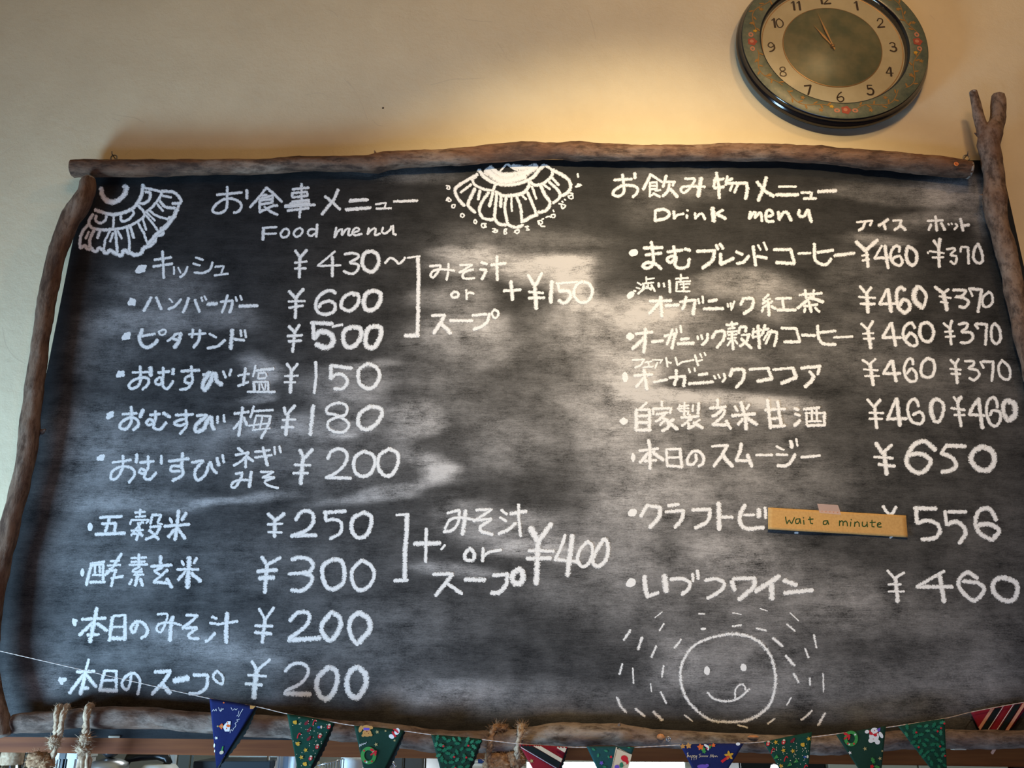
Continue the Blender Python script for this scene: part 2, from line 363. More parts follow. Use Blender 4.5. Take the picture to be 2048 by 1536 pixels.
# ---------------- menu board ----------------
TL, TR, BL, BR = (178, 319), (2001, 320.5), (-52, 1473), (2262, 1499)
bc = at(1080, 1485)
board = empty('menu_board', (bc.x, 0, bc.z), 'big black chalkboard menu framed with bare branches, hung on the cream plaster wall', 'menu board')
c = [at(*p) for p in (BL, BR, TR, TL)]
NX, NZ = 460, 250
uu, vv = np.meshgrid(np.linspace(0, 1, NX), np.linspace(0, 1, NZ))
def bil(a): return ((1 - uu) * (1 - vv) * a[0] + uu * (1 - vv) * a[1] + uu * vv * a[2] + (1 - uu) * vv * a[3])
X = bil([p.x for p in c]); Z = bil([p.z for p in c])
# back to photograph pixels, to lay the wiped chalk dust where it is on the board
dyw = Z - CZ
zc = D * math.cos(TH) + dyw * math.sin(TH); yc = -D * math.sin(TH) + dyw * math.cos(TH)
PX = 1024 + F * X / zc; PY = 768 - F * yc / zc
DUST = """330 590 120 48 .28
290 645 130 26 .30
470 640 60 30 .25
230 700 90 60 .14
170 870 90 70 .22
330 905 160 50 .18
200 975 130 50 .18
510 745 42 28 .55
505 790 40 14 .45
690 760 95 42 .34
730 722 60 10 .35
580 860 160 28 .38
720 815 90 40 .20
830 845 60 32 .55 -25
690 876 26 8 .6
850 925 60 22 .5 20
880 942 50 22 .5
760 985 160 14 .45 -8
470 998 110 9 .40 -4
650 920 170 60 .16
300 1000 140 20 .18
950 508 70 14 .6
1010 535 160 26 .65
1100 548 90 24 .7
1155 560 38 40 .7
900 590 80 30 .35
930 650 90 34 .5
960 690 110 30 .3
1165 600 40 30 .55
1240 650 160 60 .34
1290 615 60 30 .6
1300 628 110 30 .4
1470 565 110 26 .45
1560 600 80 40 .3
1360 700 200 60 .24
1260 745 60 40 .6
1300 795 80 18 .8
1430 795 110 16 .8
1560 805 80 14 .6
1360 830 170 40 .35
1600 830 60 26 .4
1230 820 90 90 .25
1290 930 110 90 .30
1450 900 160 90 .16
1400 1000 200 60 .18
1600 960 120 70 .12
1060 1070 100 40 .40
1100 1095 120 22 .5
930 1040 60 40 .35
900 1140 90 14 .45 5
1250 1090 80 90 .28
1450 1120 130 70 .26
1460 1110 60 40 .2
1210 1180 160 70 .16
1600 1200 160 80 .22
1780 1220 150 70 .16
1400 1280 160 110 .14
1500 1340 170 80 .15
1340 1330 50 60 .2
110 1365 50 40 .28
300 1290 260 50 .12
420 1290 140 24 .2 12
600 1340 260 60 .10
900 1385 110 32 .28
760 1250 200 60 .10
1050 1400 260 40 .15
1750 1380 260 70 .16
1960 1320 110 120 .14
1990 1090 90 100 .05
1900 395 70 36 .38
1780 385 130 26 .20 6
1890 445 120 14 .30 -4
1780 477 60 8 .35
1960 430 22 50 .2
1740 560 80 80 .1
1890 760 160 60 .10
1700 700 120 60 .13
820 350 120 14 .16
1400 370 60 30 .2
1300 380 60 60 .12
1040 480 160 30 .16
180 1120 130 100 .12
500 1130 250 60 .08
1180 700 90 180 .08
1010 800 130 90 .07
860 720 80 60 .1
1010 885 110 60 .20
900 780 90 60 .08
1200 900 90 140 .12
1330 1030 150 60 .10
1130 760 80 80 .08
"""
wx = np.zeros(PX.shape); wy = np.zeros(PX.shape); wb = np.zeros(PX.shape)
for j in range(NZ):       # hand-wiped, ragged outlines
    for i in range(NX):
        p = Vector((X[j, i] * 5, 0, Z[j, i] * 16)); wx[j, i] = mn.noise(p); p.y = 7.3; wy[j, i] = mn.noise(p); p.y = 3.1; wb[j, i] = mn.noise(p * 2.3)
PX2 = PX + 46 * wx + 16 * wb; PY2 = PY + 18 * wy + 9 * wb
dust = np.full(PX.shape, .018)
dust += .05 * np.clip((PY - 350) / 500, 0, 1)
for ln in DUST.split('\n'):
    v = ln.split('#')[0].split()
    if len(v) < 5: continue
    cx, cy, rx, ry, s = map(float, v[:5]); an = math.radians(float(v[5])) if len(v) > 5 else 0
    dx, dy = PX2 - cx, PY2 - cy; a = dx * math.cos(an) + dy * math.sin(an); b = -dx * math.sin(an) + dy * math.cos(an)
    r = ((a / rx) ** 2 + (b / ry) ** 2)
    dust += s * .72 * np.exp(-r ** 1.9)
edge_d = np.minimum(np.minimum(uu, 1 - uu) * 1.8, np.minimum(vv, 1 - vv) * 1.06)
dust *= np.clip((edge_d + .003) / .045, .15, 1)
dust = np.clip(dust, .012, 1)
me = bpy.data.meshes.new('board_panel')
V = np.stack([X, np.zeros_like(X), Z], -1).reshape(-1, 3)
idx = np.arange(NX * NZ).reshape(NZ, NX)
fr = np.stack([idx[:-1, :-1], idx[:-1, 1:], idx[1:, 1:], idx[1:, :-1]], -1).reshape(-1, 4)
# back sheet and rim give the panel its 9 mm of plywood
cb = [(p.x, .009, p.z) for p in c]; n0 = len(V)
V = np.vstack([V, np.array(cb)])
rim = [(idx[0, 0], n0, n0 + 1, idx[0, -1]), (idx[0, -1], n0 + 1, n0 + 2, idx[-1, -1]), (idx[-1, -1], n0 + 2, n0 + 3, idx[-1, 0]), (idx[-1, 0], n0 + 3, n0, idx[0, 0]), (n0 + 3, n0 + 2, n0 + 1, n0)]
me.from_pydata(V.tolist(), [], fr.tolist() + [tuple(int(i) for i in f) for f in rim])
me.attributes.new('dust', 'FLOAT', 'POINT').data.foreach_set('value', np.concatenate([dust.reshape(-1), np.full(4, .01)]).astype(np.float32))
mi = np.zeros(len(me.polygons), dtype=np.int32); mi[-5:] = 1; me.polygons.foreach_set('material_index', mi); me.update()
link('board_panel', me, [M['board'], M['boardedge']], board)

# ---------------- chalk writing ----------------
CHALK = r"""@chalk_lettering|chalk heading お食事メニュー above the food list|400 360|22
135 118 335 100/~218 55 218 130 212 225 170 262 120 262 100 240 130 195 190 155 260 150 320 180 328 225 300 255 270 262/w26 375 80 375 148
530 62 480 130 400 218/530 62 580 100 655 175/500 125 535 120/~480 150 520 143 580 120/ 478 150 478 258/582 122 575 185/485 195 575 180/480 165 575 152/475 258 585 205 620 205/515 215 560 250 620 278
812 30 812 150 795 300/740 75 870 62/735 105 740 140 860 125 855 95 735 105/735 175 870 160 870 195/680 215 920 198/700 245 870 225/720 190 870 185/680 205 880 190
w26 1105 75 1075 150 1020 220 975 275/w24 1000 130 1060 180 1120 235
1195 172 1345 158/1200 162 1340 155/1165 235 1365 220/1170 240 1360 225
w16 1405 195 1490 182 1475 225/w18 1410 230 1530 226
1550 172 1740 165
@chalk_lettering|chalk words Food menu under the food heading|400 360|18
w26 510 395 503 478/500 385 615 375/505 432 610 428
~665 400 645 430 660 458 700 450 712 410 690 390 665 400/~770 395 750 425 762 452 800 445 822 405 800 385 770 395/~925 395 880 395 862 425 885 448 930 425/w22 938 355 930 455
1090 380 1075 460/~1080 455 1105 410 1135 395 1135 440/~1137 440 1165 400 1195 390 1185 440 1210 438/~1218 425 1270 405 1265 385 1235 390 1218 425 1240 442 1295 430/1350 385 1340 435/~1342 430 1375 395 1405 390 1400 440 1440 428/~1465 380 1455 415 1480 428 1520 400 1530 370/1545 365 1545 430 1570 438
@chalk_price|chalk price ¥430 with a wave mark, first row of the food list|400 360|26
762 565 800 620/855 560 800 620/800 610 795 780/w20 758 662 855 652/w20 758 708 848 706
w18 1080 570 1010 630 940 688 1125 682/w26 1060 615 1058 770
~w22 1155 595 1215 585 1262 595 1262 625 1200 660 1260 675 1268 705 1235 745 1190 748 1150 728
~w32 1375 568 1420 600 1428 670 1385 730 1330 722 1298 665 1315 590 1375 568
~w20 1480 665 1520 625 1560 640 1590 668 1620 650 1640 620
@chalk_lettering|chalk bracket joining the first three food prices|400 360|26
w16 1660 622 1760 610/w32 1742 612 1750 760 1745 900 1745 1060 1738 1240/w34 1640 1245 1750 1245
@chalk_price|chalk price ¥600, second row of the food list|400 360|27
712 890 765 945/828 872 765 945/768 940 762 1105/w20 708 972 840 968/w20 712 1022 825 1005
~w28 1085 905 1050 885 1000 895 945 940 925 1010 950 1060 1010 1075 1070 1050 1080 1000 1040 968 975 985 950 1020
~w30 1215 905 1260 915 1270 970 1230 1030 1180 1045 1130 1010 1150 940 1215 905 1235 925
~w36 1385 885 1440 905 1440 975 1390 1035 1330 1035 1310 980 1330 910 1385 885
@chalk_price|chalk price ¥500, third row of the food list|400 360|26
712 1170 755 1215/795 1160 760 1215/760 1215 740 1375/w22 700 1248 818 1242/w24 710 1290 810 1285
w32 890 1142 1060 1150/w22 1060 1172 1140 1158/w34 905 1145 910 1270/~w46 915 1265 960 1215 1030 1225 1065 1270 1050 1320 1000 1340 930 1315
~w38 1215 1175 1280 1190 1285 1260 1230 1330 1170 1330 1145 1270 1160 1205 1215 1175
~w40 1390 1170 1445 1185 1440 1260 1395 1335 1330 1325 1325 1250 1345 1190 1390 1170
@chalk_lettering|chalk words みそ汁 or スープ beside the upper bracket|800 310|20
~238 890 290 885 325 888 300 940 265 980 245 960 270 925 340 915 435 925/~388 870 385 940 372 1000
480 880 578 878 475 940/~475 940 590 915 520 935 500 975 530 990 595 985
w26 650 860 695 872/w24 640 915 690 920/ w26 690 925 655 995/w26 775 810 778 1000/w26 730 880 845 865
~w22 430 1095 410 1120 430 1140 465 1130 462 1100 430 1095/w20 530 1080 535 1155/~w20 535 1110 560 1100 590 1110
w24 255 1285 360 1280/w32 355 1280 330 1335 270 1425/w34 330 1350 370 1385 405 1425
w26 400 1325 580 1325
w24 580 1285 690 1272/~w28 715 1270 700 1330 655 1370 590 1395/~w20 755 1235 735 1265 750 1300 775 1300 788 1260 755 1235
@chalk_price|chalk price + ¥150 beside the upper bracket|800 310|30
w24 830 1088 965 1078/w30 888 1010 900 1160
1025 960 1080 1050/1135 945 1080 1050/w34 1078 1050 1090 1230/w22 1030 1095 1145 1105/w24 1030 1145 1155 1142
w34 1215 1010 1205 1180
w24 1262 1025 1275 1085/w20 1250 1028 1420 1015/~w32 1275 1090 1340 1085 1365 1120 1345 1165 1310 1185 1270 1165
~w28 1460 1010 1515 1035 1540 1095 1500 1170 1430 1170 1390 1110 1410 1045 1460 1010
@chalk_drawing|chalk petal fan hanging from the top middle of the board|800 310|20
~w30 630 120 680 180 760 225 860 238 960 225 1060 180 1110 120 1155 80
~w14 800 130 855 75 880 85/~w14 855 75 910 110 960 135
~w60 690 130 760 170 860 185 960 170 1085 90/~w40 720 100 780 145 860 160 1000 135/~w50 700 120 790 200 880 205 1000 170/~w40 900 90 1000 105 1095 95/~w40 950 140 1040 125 1080 110
~w22 575 190 600 240 680 275 745 285/~w22 745 285 765 240 790 230/ 610 175 570 195
~w28 765 295 830 325 920 320 990 300 1030 250/w20 1028 195 1035 250
~w24 1040 215 1080 240 1150 225 1210 170 1215 120 1165 85
~w26 620 155 540 200 450 260 445 310 480 370 515 405
~w28 600 270 570 330 545 400 600 460/570 235 485 300/w24 640 285 625 355/~w26 710 300 660 370 635 440 660 500 720 518 750 510/w26 745 300 715 410
~w26 775 305 765 400 758 500 790 550 850 560/w26 808 330 805 415/~w24 852 330 838 420 855 520 870 560 930 578 985 560/w18 890 330 895 450/~w24 930 330 965 420 975 540/w18 975 320 1010 355/~w24 1020 300 1060 390 1090 470/~w30 990 530 1040 500 1100 475
w20 1055 250 1090 350/~w28 1125 245 1160 320 1200 385 1170 440 1105 460/1145 235 1200 275/~w24 1195 215 1270 290 1275 340 1225 385/w22 1215 180 1270 240/~w28 1220 120 1280 150 1350 200 1365 260 1330 310 1280 325
@chalk_drawing|ring of small chalk curls around the middle petal fan|800 310|12
~370 245 395 250 395 275 375 268 380 255/~370 365 385 340 410 365 385 370 385 345/~415 400 440 398 435 420 415 420 418 400
~485 475 500 468 515 485 500 500 485 490 485 475/~600 515 590 535 605 550 615 535 600 515/~690 550 655 550 655 575 680 580 675 555 690 578
~740 590 765 590 750 605 780 600 770 620 740 612/~835 595 855 590 845 610 855 625 835 632 835 600/~915 620 935 595 955 610 935 630 920 605 955 600/~1000 575 1030 570 1015 585 1035 600 1010 600
~1100 530 1130 525 1140 545 1110 555 1110 535 1130 570 1160 570/~1135 515 1150 510/~1165 500 1195 490 1205 500/~1210 480 1240 475 1235 500 1210 495 1210 480/1225 440 1232 455/~1270 390 1300 395 1325 405 1300 430 1290 400/~1295 370 1305 380/1315 355 1325 360/~1345 330 1380 320 1385 345 1360 350 1345 330/~1355 300 1385 310
w16 1422 150 1425 178/w18 1405 255 1450 240 1420 235
@chalk_drawing|chalk shell fan in the top left corner of the board|0 256|20
~w38 810 480 820 540 850 580 900 595 960 570 1000 520 1015 470/~w40 990 465 1010 480 1000 530/~w34 830 560 900 590 970 560
~w30 1145 455 1135 530 1100 600 1050 650 960 685 880 690 760 655
~w26 745 690 710 750 740 800 830 815 910 810/~w22 770 700 765 740 800 760 840 740 850 705/w20 910 705 905 810
~w22 910 810 980 800 1060 770 1140 720 1155 680 1105 620/~w22 965 700 975 745 1030 730 1070 680 1050 650
~w22 1155 680 1220 630 1280 550 1285 510 1160 480/~w26 1165 510 1200 520 1195 570 1150 605 1120 600
~w26 1290 505 1390 515 1445 570 1440 600 1380 605/1290 540 1370 555
~w24 1270 570 1320 630 1400 640/~w24 1430 610 1425 640 1400 660/1250 600 1305 665/~1190 655 1250 700 1340 730/~w28 1400 670 1395 710 1350 720
w18 1165 670 1240 740/1165 695 1220 760 1270 830/~w30 1360 740 1330 780 1300 800/~w30 1290 800 1300 850 1250 860 1240 900 1190 920
1140 720 1170 815/1105 760 1150 840 1180 930/~w34 1240 900 1200 940 1150 960 1130 1000 1080 1015 1040 1000
w24 1040 780 1070 880/w22 1015 790 1035 900 1035 990/940 820 975 885/w24 925 820 930 900 940 990/~w34 1030 1000 990 980 970 1020 920 1000 880 980 860 1000 830 990
880 820 840 900 830 980/905 840 880 910/~w28 830 980 790 960 770 990 730 970/~w26 800 820 780 880/~w26 750 820 720 890 720 960
~w26 700 780 660 830 640 900 640 960/710 830 685 885/~w28 640 960 680 940 700 970 740 960/~w30 1180 930 1220 890 1250 850 1330 790 1390 710 1420 650
@chalk_lettering|chalk menu line キッシュ, first row of the food list|0 256|22
~w60 1105 1140 1150 1115/w44 1115 1115 1145 1140
1235 1055 1370 1035/1225 1108 1380 1085/1300 985 1310 1200
w16 1392 1110 1392 1170/w14 1425 1115 1445 1160/~w20 1500 1110 1480 1160 1440 1195
w18 1565 1035 1625 1055/w18 1545 1085 1600 1100/~w20 1700 1075 1680 1130 1620 1160 1555 1155
w16 1720 1110 1790 1105 1770 1160/w18 1715 1180 1825 1165
@chalk_lettering|chalk menu line ハンバーガー, second row of the food list|0 256|26
~w50 1040 1400 1070 1385/w44 1050 1375 1070 1405
1210 1355 1185 1400 1150 1465/w24 1250 1355 1290 1450
w16 1355 1365 1380 1395/~w22 1450 1370 1400 1425 1345 1450
w24 1510 1360 1490 1420 1465 1475/w24 1560 1375 1595 1470/w18 1610 1355 1620 1385/w18 1635 1345 1650 1375
w30 1660 1410 1735 1405
@chalk_lettering|chalk end ガー of the second food row|400 360|24
w22 165 975 260 965/~w24 260 965 255 1010 235 1060/w22 220 920 200 1000 175 1060/w18 285 935 295 970/w18 320 925 335 960
w28 315 1010 460 1005
@chalk_lettering|chalk menu line ピタサンド, third row of the food list|160 600|24
w50 350 305 390 275/w40 365 280 385 300
~w30 500 235 475 300 495 360 545 380 595 350 620 320/w22 490 290 600 270/~w16 660 240 630 255 650 280 680 270 685 240 655 238
~w22 765 270 740 300 700 330/w22 760 275 810 265/~w32 805 270 790 330 755 380/w24 740 305 790 325
w20 870 275 1005 268/w22 905 235 895 300/~w26 960 240 950 320 910 380
w20 1035 270 1090 300/~w24 1160 320 1100 370 1020 385
w34 1220 240 1205 390/w22 1215 310 1315 322/w20 1285 240 1290 290/w20 1318 240 1328 300
@chalk_lettering|chalk menu line おむすび塩, fourth row of the food list|160 600|24
w46 305 605 340 580/w38 315 580 345 600
w20 420 580 560 575/~480 530 485 620 470 680 420 710 390 690 410 655 470 625 540 625 545 670 500 715/w36 565 540 565 605
w26 625 580 715 572/~665 540 665 600 650 670 610 670 605 645 640 620 660 650 665 690 700 710 745 650/w28 745 550 745 595
w26 810 570 955 562/~890 530 895 600 900 650 860 705 800 718/~890 600 850 620 840 655 880 665
w24 985 600 1045 580/~w38 1040 580 985 660 995 720 1040 660 1060 600 1080 590 1095 650 1135 675/w22 1145 570 1165 620/w22 1210 555 1195 605
w20 1265 605 1355 590/w24 1325 545 1305 680/w22 1265 688 1345 655/w20 1405 525 1385 610/w24 1405 565 1550 550/w16 1430 580 1425 630/~w16 1430 585 1485 585 1485 620 1430 630/w26 1390 655 1395 730/w18 1390 655 1505 655 1505 720/w14 1435 670 1435 720/w14 1450 670 1470 720/w14 1485 670 1480 715/w20 1340 735 1560 735
@chalk_price|chalk price ¥150, fourth row of the food list|440 690|28
w24 535 150 575 205/w22 622 150 578 205/w30 572 200 563 380/w18 518 248 625 245/w18 515 298 605 298
w24 765 135 770 250 752 385
w30 885 165 1055 185/w34 890 165 885 270/~w28 885 270 930 235 985 240 1020 290 985 345 915 350
~w32 1185 150 1250 180 1275 250 1235 330 1170 345 1110 290 1115 195 1185 150
@chalk_lettering|chalk menu line おむすび梅, fifth row of the food list|160 600|24
w46 225 940 255 905/w36 225 915 255 925
w22 340 915 455 905/~w26 410 855 410 970 370 1030 320 1020 335 975 400 940 460 960 465 1005 425 1040/w34 505 880 480 935
w24 560 920 640 910/~w26 605 890 600 970 555 1000 530 980 560 955 590 975 590 1020 640 1035 690 980/w30 665 905 720 935
w24 765 920 905 915/~845 880 850 950 850 1010 800 1070/~845 950 780 965 755 990 800 1005 845 990
w24 935 925 1015 920/~w34 1015 925 930 1000 930 1050 990 1030 1020 960 1050 940 1055 1000 1075 1035/w22 1100 930 1100 985/w22 1150 920 1155 975
w24 1235 910 1350 895/w28 1300 860 1290 960 1270 1085/w22 1290 960 1230 1030/w26 1310 940 1335 1000/w20 1390 850 1365 940/w20 1385 890 1545 880/w18 1410 925 1385 1030/w20 1410 925 1525 930/~w24 1525 930 1500 1010 1450 1105/w16 1350 1005 1520 985/w16 1380 1040 1520 1025/w18 1460 930 1440 1030
@chalk_price|chalk price ¥180, fifth row of the food list|440 690|28
w26 515 500 525 555/w26 600 485 535 555/w30 545 550 525 720/w20 500 600 605 595/w22 492 660 590 655
w34 745 485 735 600 722 718
~w24 1020 510 1000 475 930 465 860 500 860 545 930 560 1015 610 1030 650 990 695 920 695 865 660 870 610 930 580 1000 560 1022 510
~w34 1205 490 1285 510 1290 570 1240 640 1170 675 1110 640 1120 550 1205 490
@chalk_lettering|chalk menu line おむすび ネギみそ, sixth row of the food list|160 600|24
w44 150 1270 185 1250/w32 145 1265 180 1275
w22 260 1300 410 1280/~w24 345 1245 340 1340 300 1420 250 1430 260 1370 340 1330 420 1350 435 1400 390 1460/w28 455 1235 450 1300
w24 480 1300 590 1290/~w24 545 1250 545 1340 510 1385 475 1380 490 1350 525 1370 515 1420 560 1435 610 1380/w24 650 1245 650 1310
w26 710 1290 870 1270/~w28 820 1225 815 1330 820 1400 740 1445/~815 1330 740 1330 730 1365 800 1370
w26 895 1300 985 1285/~w26 985 1285 920 1370 940 1440 1000 1400 1040 1300 1060 1350 1095 1385/w28 1095 1265 1110 1325/w24 1140 1240 1150 1300
w26 1265 1185 1300 1215/w22 1245 1240 1350 1220/~w22 1350 1220 1300 1280 1230 1325/w24 1325 1270 1325 1340/w24 1340 1255 1385 1290
w20 1400 1215 1520 1200/w20 1400 1260 1535 1240/w28 1465 1180 1500 1325/w20 1555 1175 1560 1235/w20 1595 1170 1605 1220
w22 1245 1390 1300 1380/~w22 1300 1385 1280 1440 1240 1500 1210 1490 1230 1455 1300 1440 1370 1440/w30 1370 1375 1355 1495
w20 1445 1375 1550 1375 1460 1420/~w20 1460 1420 1555 1420 1480 1450 1500 1480 1585 1505
@chalk_price|chalk price ¥200, sixth row of the food list|440 690|30
640 840 670 905/740 835 675 905/w36 665 900 645 1110/w22 595 958 725 962/w22 585 1025 705 1025
~w28 860 910 895 850 960 830 1015 870 1000 950 930 1020 850 1060/w28 845 1060 1050 1065
~w30 1150 850 1220 880 1240 950 1200 1030 1130 1050 1075 1000 1080 900 1150 850
~w32 1355 830 1420 870 1420 960 1370 1040 1310 1040 1265 970 1280 880 1355 830
@chalk_lettering|chalk menu line 五穀米, first row below the gap in the food list|100 980|26
w44 320 280 322 310
w24 400 220 575 212/w26 475 220 440 350/w24 415 270 525 265/w28 525 265 515 345/w28 365 355 600 345
w20 680 180 760 175/w20 722 155 718 210/w18 685 215 765 210/w18 650 240 640 275/w18 655 240 790 240 770 265/w18 700 265 750 262/~w18 740 255 690 310 650 365/w24 705 270 720 320 690 400/w20 650 325 745 320/w26 700 330 740 365/w20 665 350 690 350/w22 820 195 805 270/w22 820 200 890 200 860 260/w16 860 265 900 275/w22 800 295 885 290/~w24 885 290 840 360 765 395/w26 795 320 870 395
w28 960 230 975 260/w30 1090 185 1055 240/w30 1030 165 1015 300 1000 400/w26 915 290 1115 275/w30 1005 310 945 375/w30 1025 310 1080 390
@chalk_price|chalk price ¥250, first row below the gap in the food list|440 690|30
w30 385 1350 440 1400/w32 515 1350 440 1405/w34 440 1400 435 1535/w20 380 1435 500 1430/w20 385 1495 495 1500
~w32 605 1400 640 1345 695 1325 745 1360 740 1430 680 1490 570 1530/w32 570 1525 770 1522
w30 830 1340 1005 1330/w28 845 1330 845 1400/~w28 845 1405 900 1395 960 1410 975 1460 955 1510 880 1550
~w34 1140 1335 1205 1370 1205 1450 1165 1525 1100 1540 1055 1480 1065 1390 1140 1345
@chalk_lettering|chalk menu line 酵素玄米, second row below the gap in the food list|100 980|26
w34 260 640 258 680
w24 325 590 435 575/w28 330 600 290 760/w24 325 600 425 595 425 740/w20 360 600 360 670/w20 395 600 400 660/w18 340 680 410 680/w24 320 738 440 735/~w26 570 510 500 620 440 680/w20 485 570 555 565/w18 460 605 565 600/w22 450 650 530 640/~w24 530 640 510 690 490 770/w24 490 705 585 690/w20 475 630 500 650
w20 650 545 770 540/w20 650 575 760 572/w26 712 515 710 620/w20 635 600 780 595/~w18 720 610 660 650 740 655/w18 735 630 670 680 750 675/w28 705 680 680 765/w24 655 715 635 755/w30 725 710 740 765
w30 885 530 885 600/w26 810 610 975 600/~w26 900 615 835 650/w24 940 640 830 735/w24 850 660 890 685/w28 830 735 935 745/w30 935 710 975 780
w26 1055 570 1070 600/w26 1175 545 1150 585/w42 1115 540 1100 780/w22 1015 635 1190 635/w26 1085 650 1025 720/w32 1130 665 1205 730
@chalk_lettering|chalk menu line 本日のみそ汁, third row below the gap in the food list|100 980|26
w34 190 1040 200 1080/w24 185 1045 215 1045
w26 255 1035 445 1025/w34 375 945 350 1070 320 1215/w30 345 1060 235 1160/w30 380 1070 455 1125/w28 300 1160 390 1155
w30 500 1015 475 1205/w22 505 1010 605 1000/w30 600 1000 600 1190/w20 500 1095 595 1095/w34 485 1185 605 1190
~w28 700 1050 690 1110 665 1140 650 1100 690 1055 740 1060 780 1110 770 1160 730 1185
~w20 860 995 920 990 940 1000 925 1060 890 1135 855 1120 870 1075 950 1060 1050 1080/w34 985 1015 970 1060 960 1205
w24 1090 1000 1180 1005/~w24 1180 1005 1120 1060 1060 1100/w26 1060 1105 1175 1100/~w26 1175 1105 1110 1160 1130 1185 1190 1190
w22 1295 1015 1335 1030/w22 1280 1065 1330 1070/~w26 1320 1145 1280 1190 1245 1215/w24 1335 1075 1500 1050/w36 1418 985 1410 1100 1410 1220
@chalk_lettering|chalk menu line 本日のスープ, last row of the food list|90 1130|28
w40 120 925 160 915/w34 120 910 135 950
w26 255 855 395 850/w22 350 755 325 850/w34 325 850 305 950 285 1035/w30 305 880 195 1025/w30 330 880 410 975/w30 285 985 345 985
w28 475 850 440 1000/w22 475 845 575 850/w24 570 845 570 1000/w22 470 925 565 920/w34 435 1000 575 1005
~w24 690 870 680 950 650 1000 615 950 650 890 710 865 755 910 755 980 740 1035
w32 880 855 1005 850/w30 1000 855 945 940 855 1035/w36 940 955 1000 1025
w50 1035 925 1145 905
w28 1190 880 1300 880/~w28 1300 885 1295 970 1240 1020 1155 1030/~w22 1375 845 1345 890 1370 930 1420 950 1420 890 1375 845
@chalk_price|chalk price ¥200, last row of the food list|440 1030|30
w26 255 1170 295 1240/w24 400 1155 300 1240/w42 295 1240 280 1350 270 1465/w22 225 1280 370 1290/w26 205 1350 335 1360
~w28 520 1250 570 1200 640 1185 700 1220 700 1280 640 1350 520 1410/w42 520 1425 720 1435
~w42 870 1215 930 1250 935 1340 900 1430 845 1475 785 1420 780 1310 870 1215
~w46 1100 1215 1160 1270 1165 1360 1100 1460 1035 1430 1015 1340 1040 1260 1095 1215
@chalk_price|chalk price ¥200, third row below the gap in the food list|440 1030|30
w22 312 750 360 835/w24 430 740 365 835/w30 362 830 350 930 338 1020/w24 280 885 420 890/w28 280 940 410 950
~w34 560 845 610 790 670 775 715 800 705 860 650 920 550 990/w40 550 1000 800 985
~w40 895 775 955 820 960 900 890 1000 830 960 815 880 895 775
~w44 1110 780 1185 830 1195 920 1110 1020/~w38 1110 780 1050 830 1035 910 1060 990 1100 1035
@chalk_price|chalk price ¥300, second row below the gap in the food list|440 1030|30
w32 335 335 375 400/w28 485 340 375 400/w32 375 400 358 620/w34 300 450 455 440/w38 315 505 430 500
~w34 575 355 640 340 710 355 745 400 720 450 660 465/w28 550 472 660 465/~w34 660 465 735 490 715 560 650 605 570 600
~w36 900 355 970 370 995 450 985 540 920 590 860 580 825 510 825 410 900 355
~w32 1135 360 1210 410 1235 480 1190 570 1110 600 1060 530 1060 440 1135 360
@chalk_lettering|chalk bracket joining the two rice prices|780 960|26
w20 50 280 150 275/w38 135 275 135 400 120 560 118 790/w30 35 805 140 800
@chalk_lettering|chalk words みそ汁 or スープ beside the lower bracket|780 960|28
w24 460 265 555 240/~w26 555 245 545 340 500 400 430 415/~w24 440 390 480 320 560 300 680 320/w36 605 245 595 330 580 435
w24 690 240 815 235 670 330/w24 670 325 810 310/~w28 810 315 730 370 730 410 820 435
w24 890 240 935 275/w24 880 300 930 330/~w30 1005 345 950 395 870 430/w32 965 270 1090 250/w26 1028 195 1030 310 1045 450
~w30 640 545 600 590 605 635 660 640 675 590 640 545/w28 745 545 740 650/~w26 745 610 800 575 890 560
w28 345 755 500 750/w34 500 755 440 830 365 925/w30 460 830 575 910
w36 600 795 760 800
w32 825 765 940 750/~w36 940 755 930 830 880 895 810 905/~w48 1025 715 980 760 990 820 1035 830 1065 780 1050 725 1025 715
@chalk_price|chalk price + ¥400 beside the lower bracket|780 960|34
w36 195 510 400 505/w28 290 390 285 655/w20 410 555 440 520
w54 1125 385 1185 490/w40 1290 350 1190 490/w46 1185 480 1180 640 1170 830/w28 1110 565 1310 570/w34 1095 630 1285 625
w28 1400 440 1370 540 1320 640/w30 1320 635 1500 655/w42 1460 445 1440 600 1420 765
~w28 1580 490 1520 560 1500 640 1545 695 1600 650 1620 540 1580 490/~w34 1710 475 1655 560 1620 650 1660 690 1720 650 1745 560 1730 480 1700 480
@chalk_lettering|chalk heading お飲み物メニュー above the drink list|1210 320|24
w22 72 160 215 152/~140 115 150 200 150 260 110 290 65 275 80 240 140 205 220 205 262 230 250 270 220 295/w28 238 105 240 145
w26 365 115 340 170 305 235/w22 370 120 455 175/w18 370 180 415 178/w18 360 180 358 295/w18 415 180 415 230 360 235/w18 360 207 410 205/w18 355 292 390 270/w18 400 245 445 240/w20 385 265 440 295/w24 490 125 465 215/w22 480 175 560 175/w22 555 175 540 205/~w24 515 195 500 250 460 290/w28 520 230 580 295
~w22 640 150 690 150 720 155 690 210 640 260 610 250 615 220 680 210 800 215/w36 770 145 760 200 745 290
w26 885 145 870 215/w24 870 165 950 150/w26 890 100 905 180 915 305/w26 875 225 950 215/w24 980 130 965 200/w24 980 165 1020 150/w22 1025 180 1000 245/w26 975 185 1130 185/w24 1070 180 1035 260/w30 1130 180 1140 230 1125 310
w30 1290 140 1270 220 1225 325/w28 1215 175 1280 250 1350 290
w18 1390 213 1530 213/w30 1370 278 1545 278
w22 1570 260 1655 262 1645 300/w22 1590 308 1690 308/w28 1705 253 1850 245
@chalk_lettering|chalk words Drink menu under the drink heading|1210 320|24
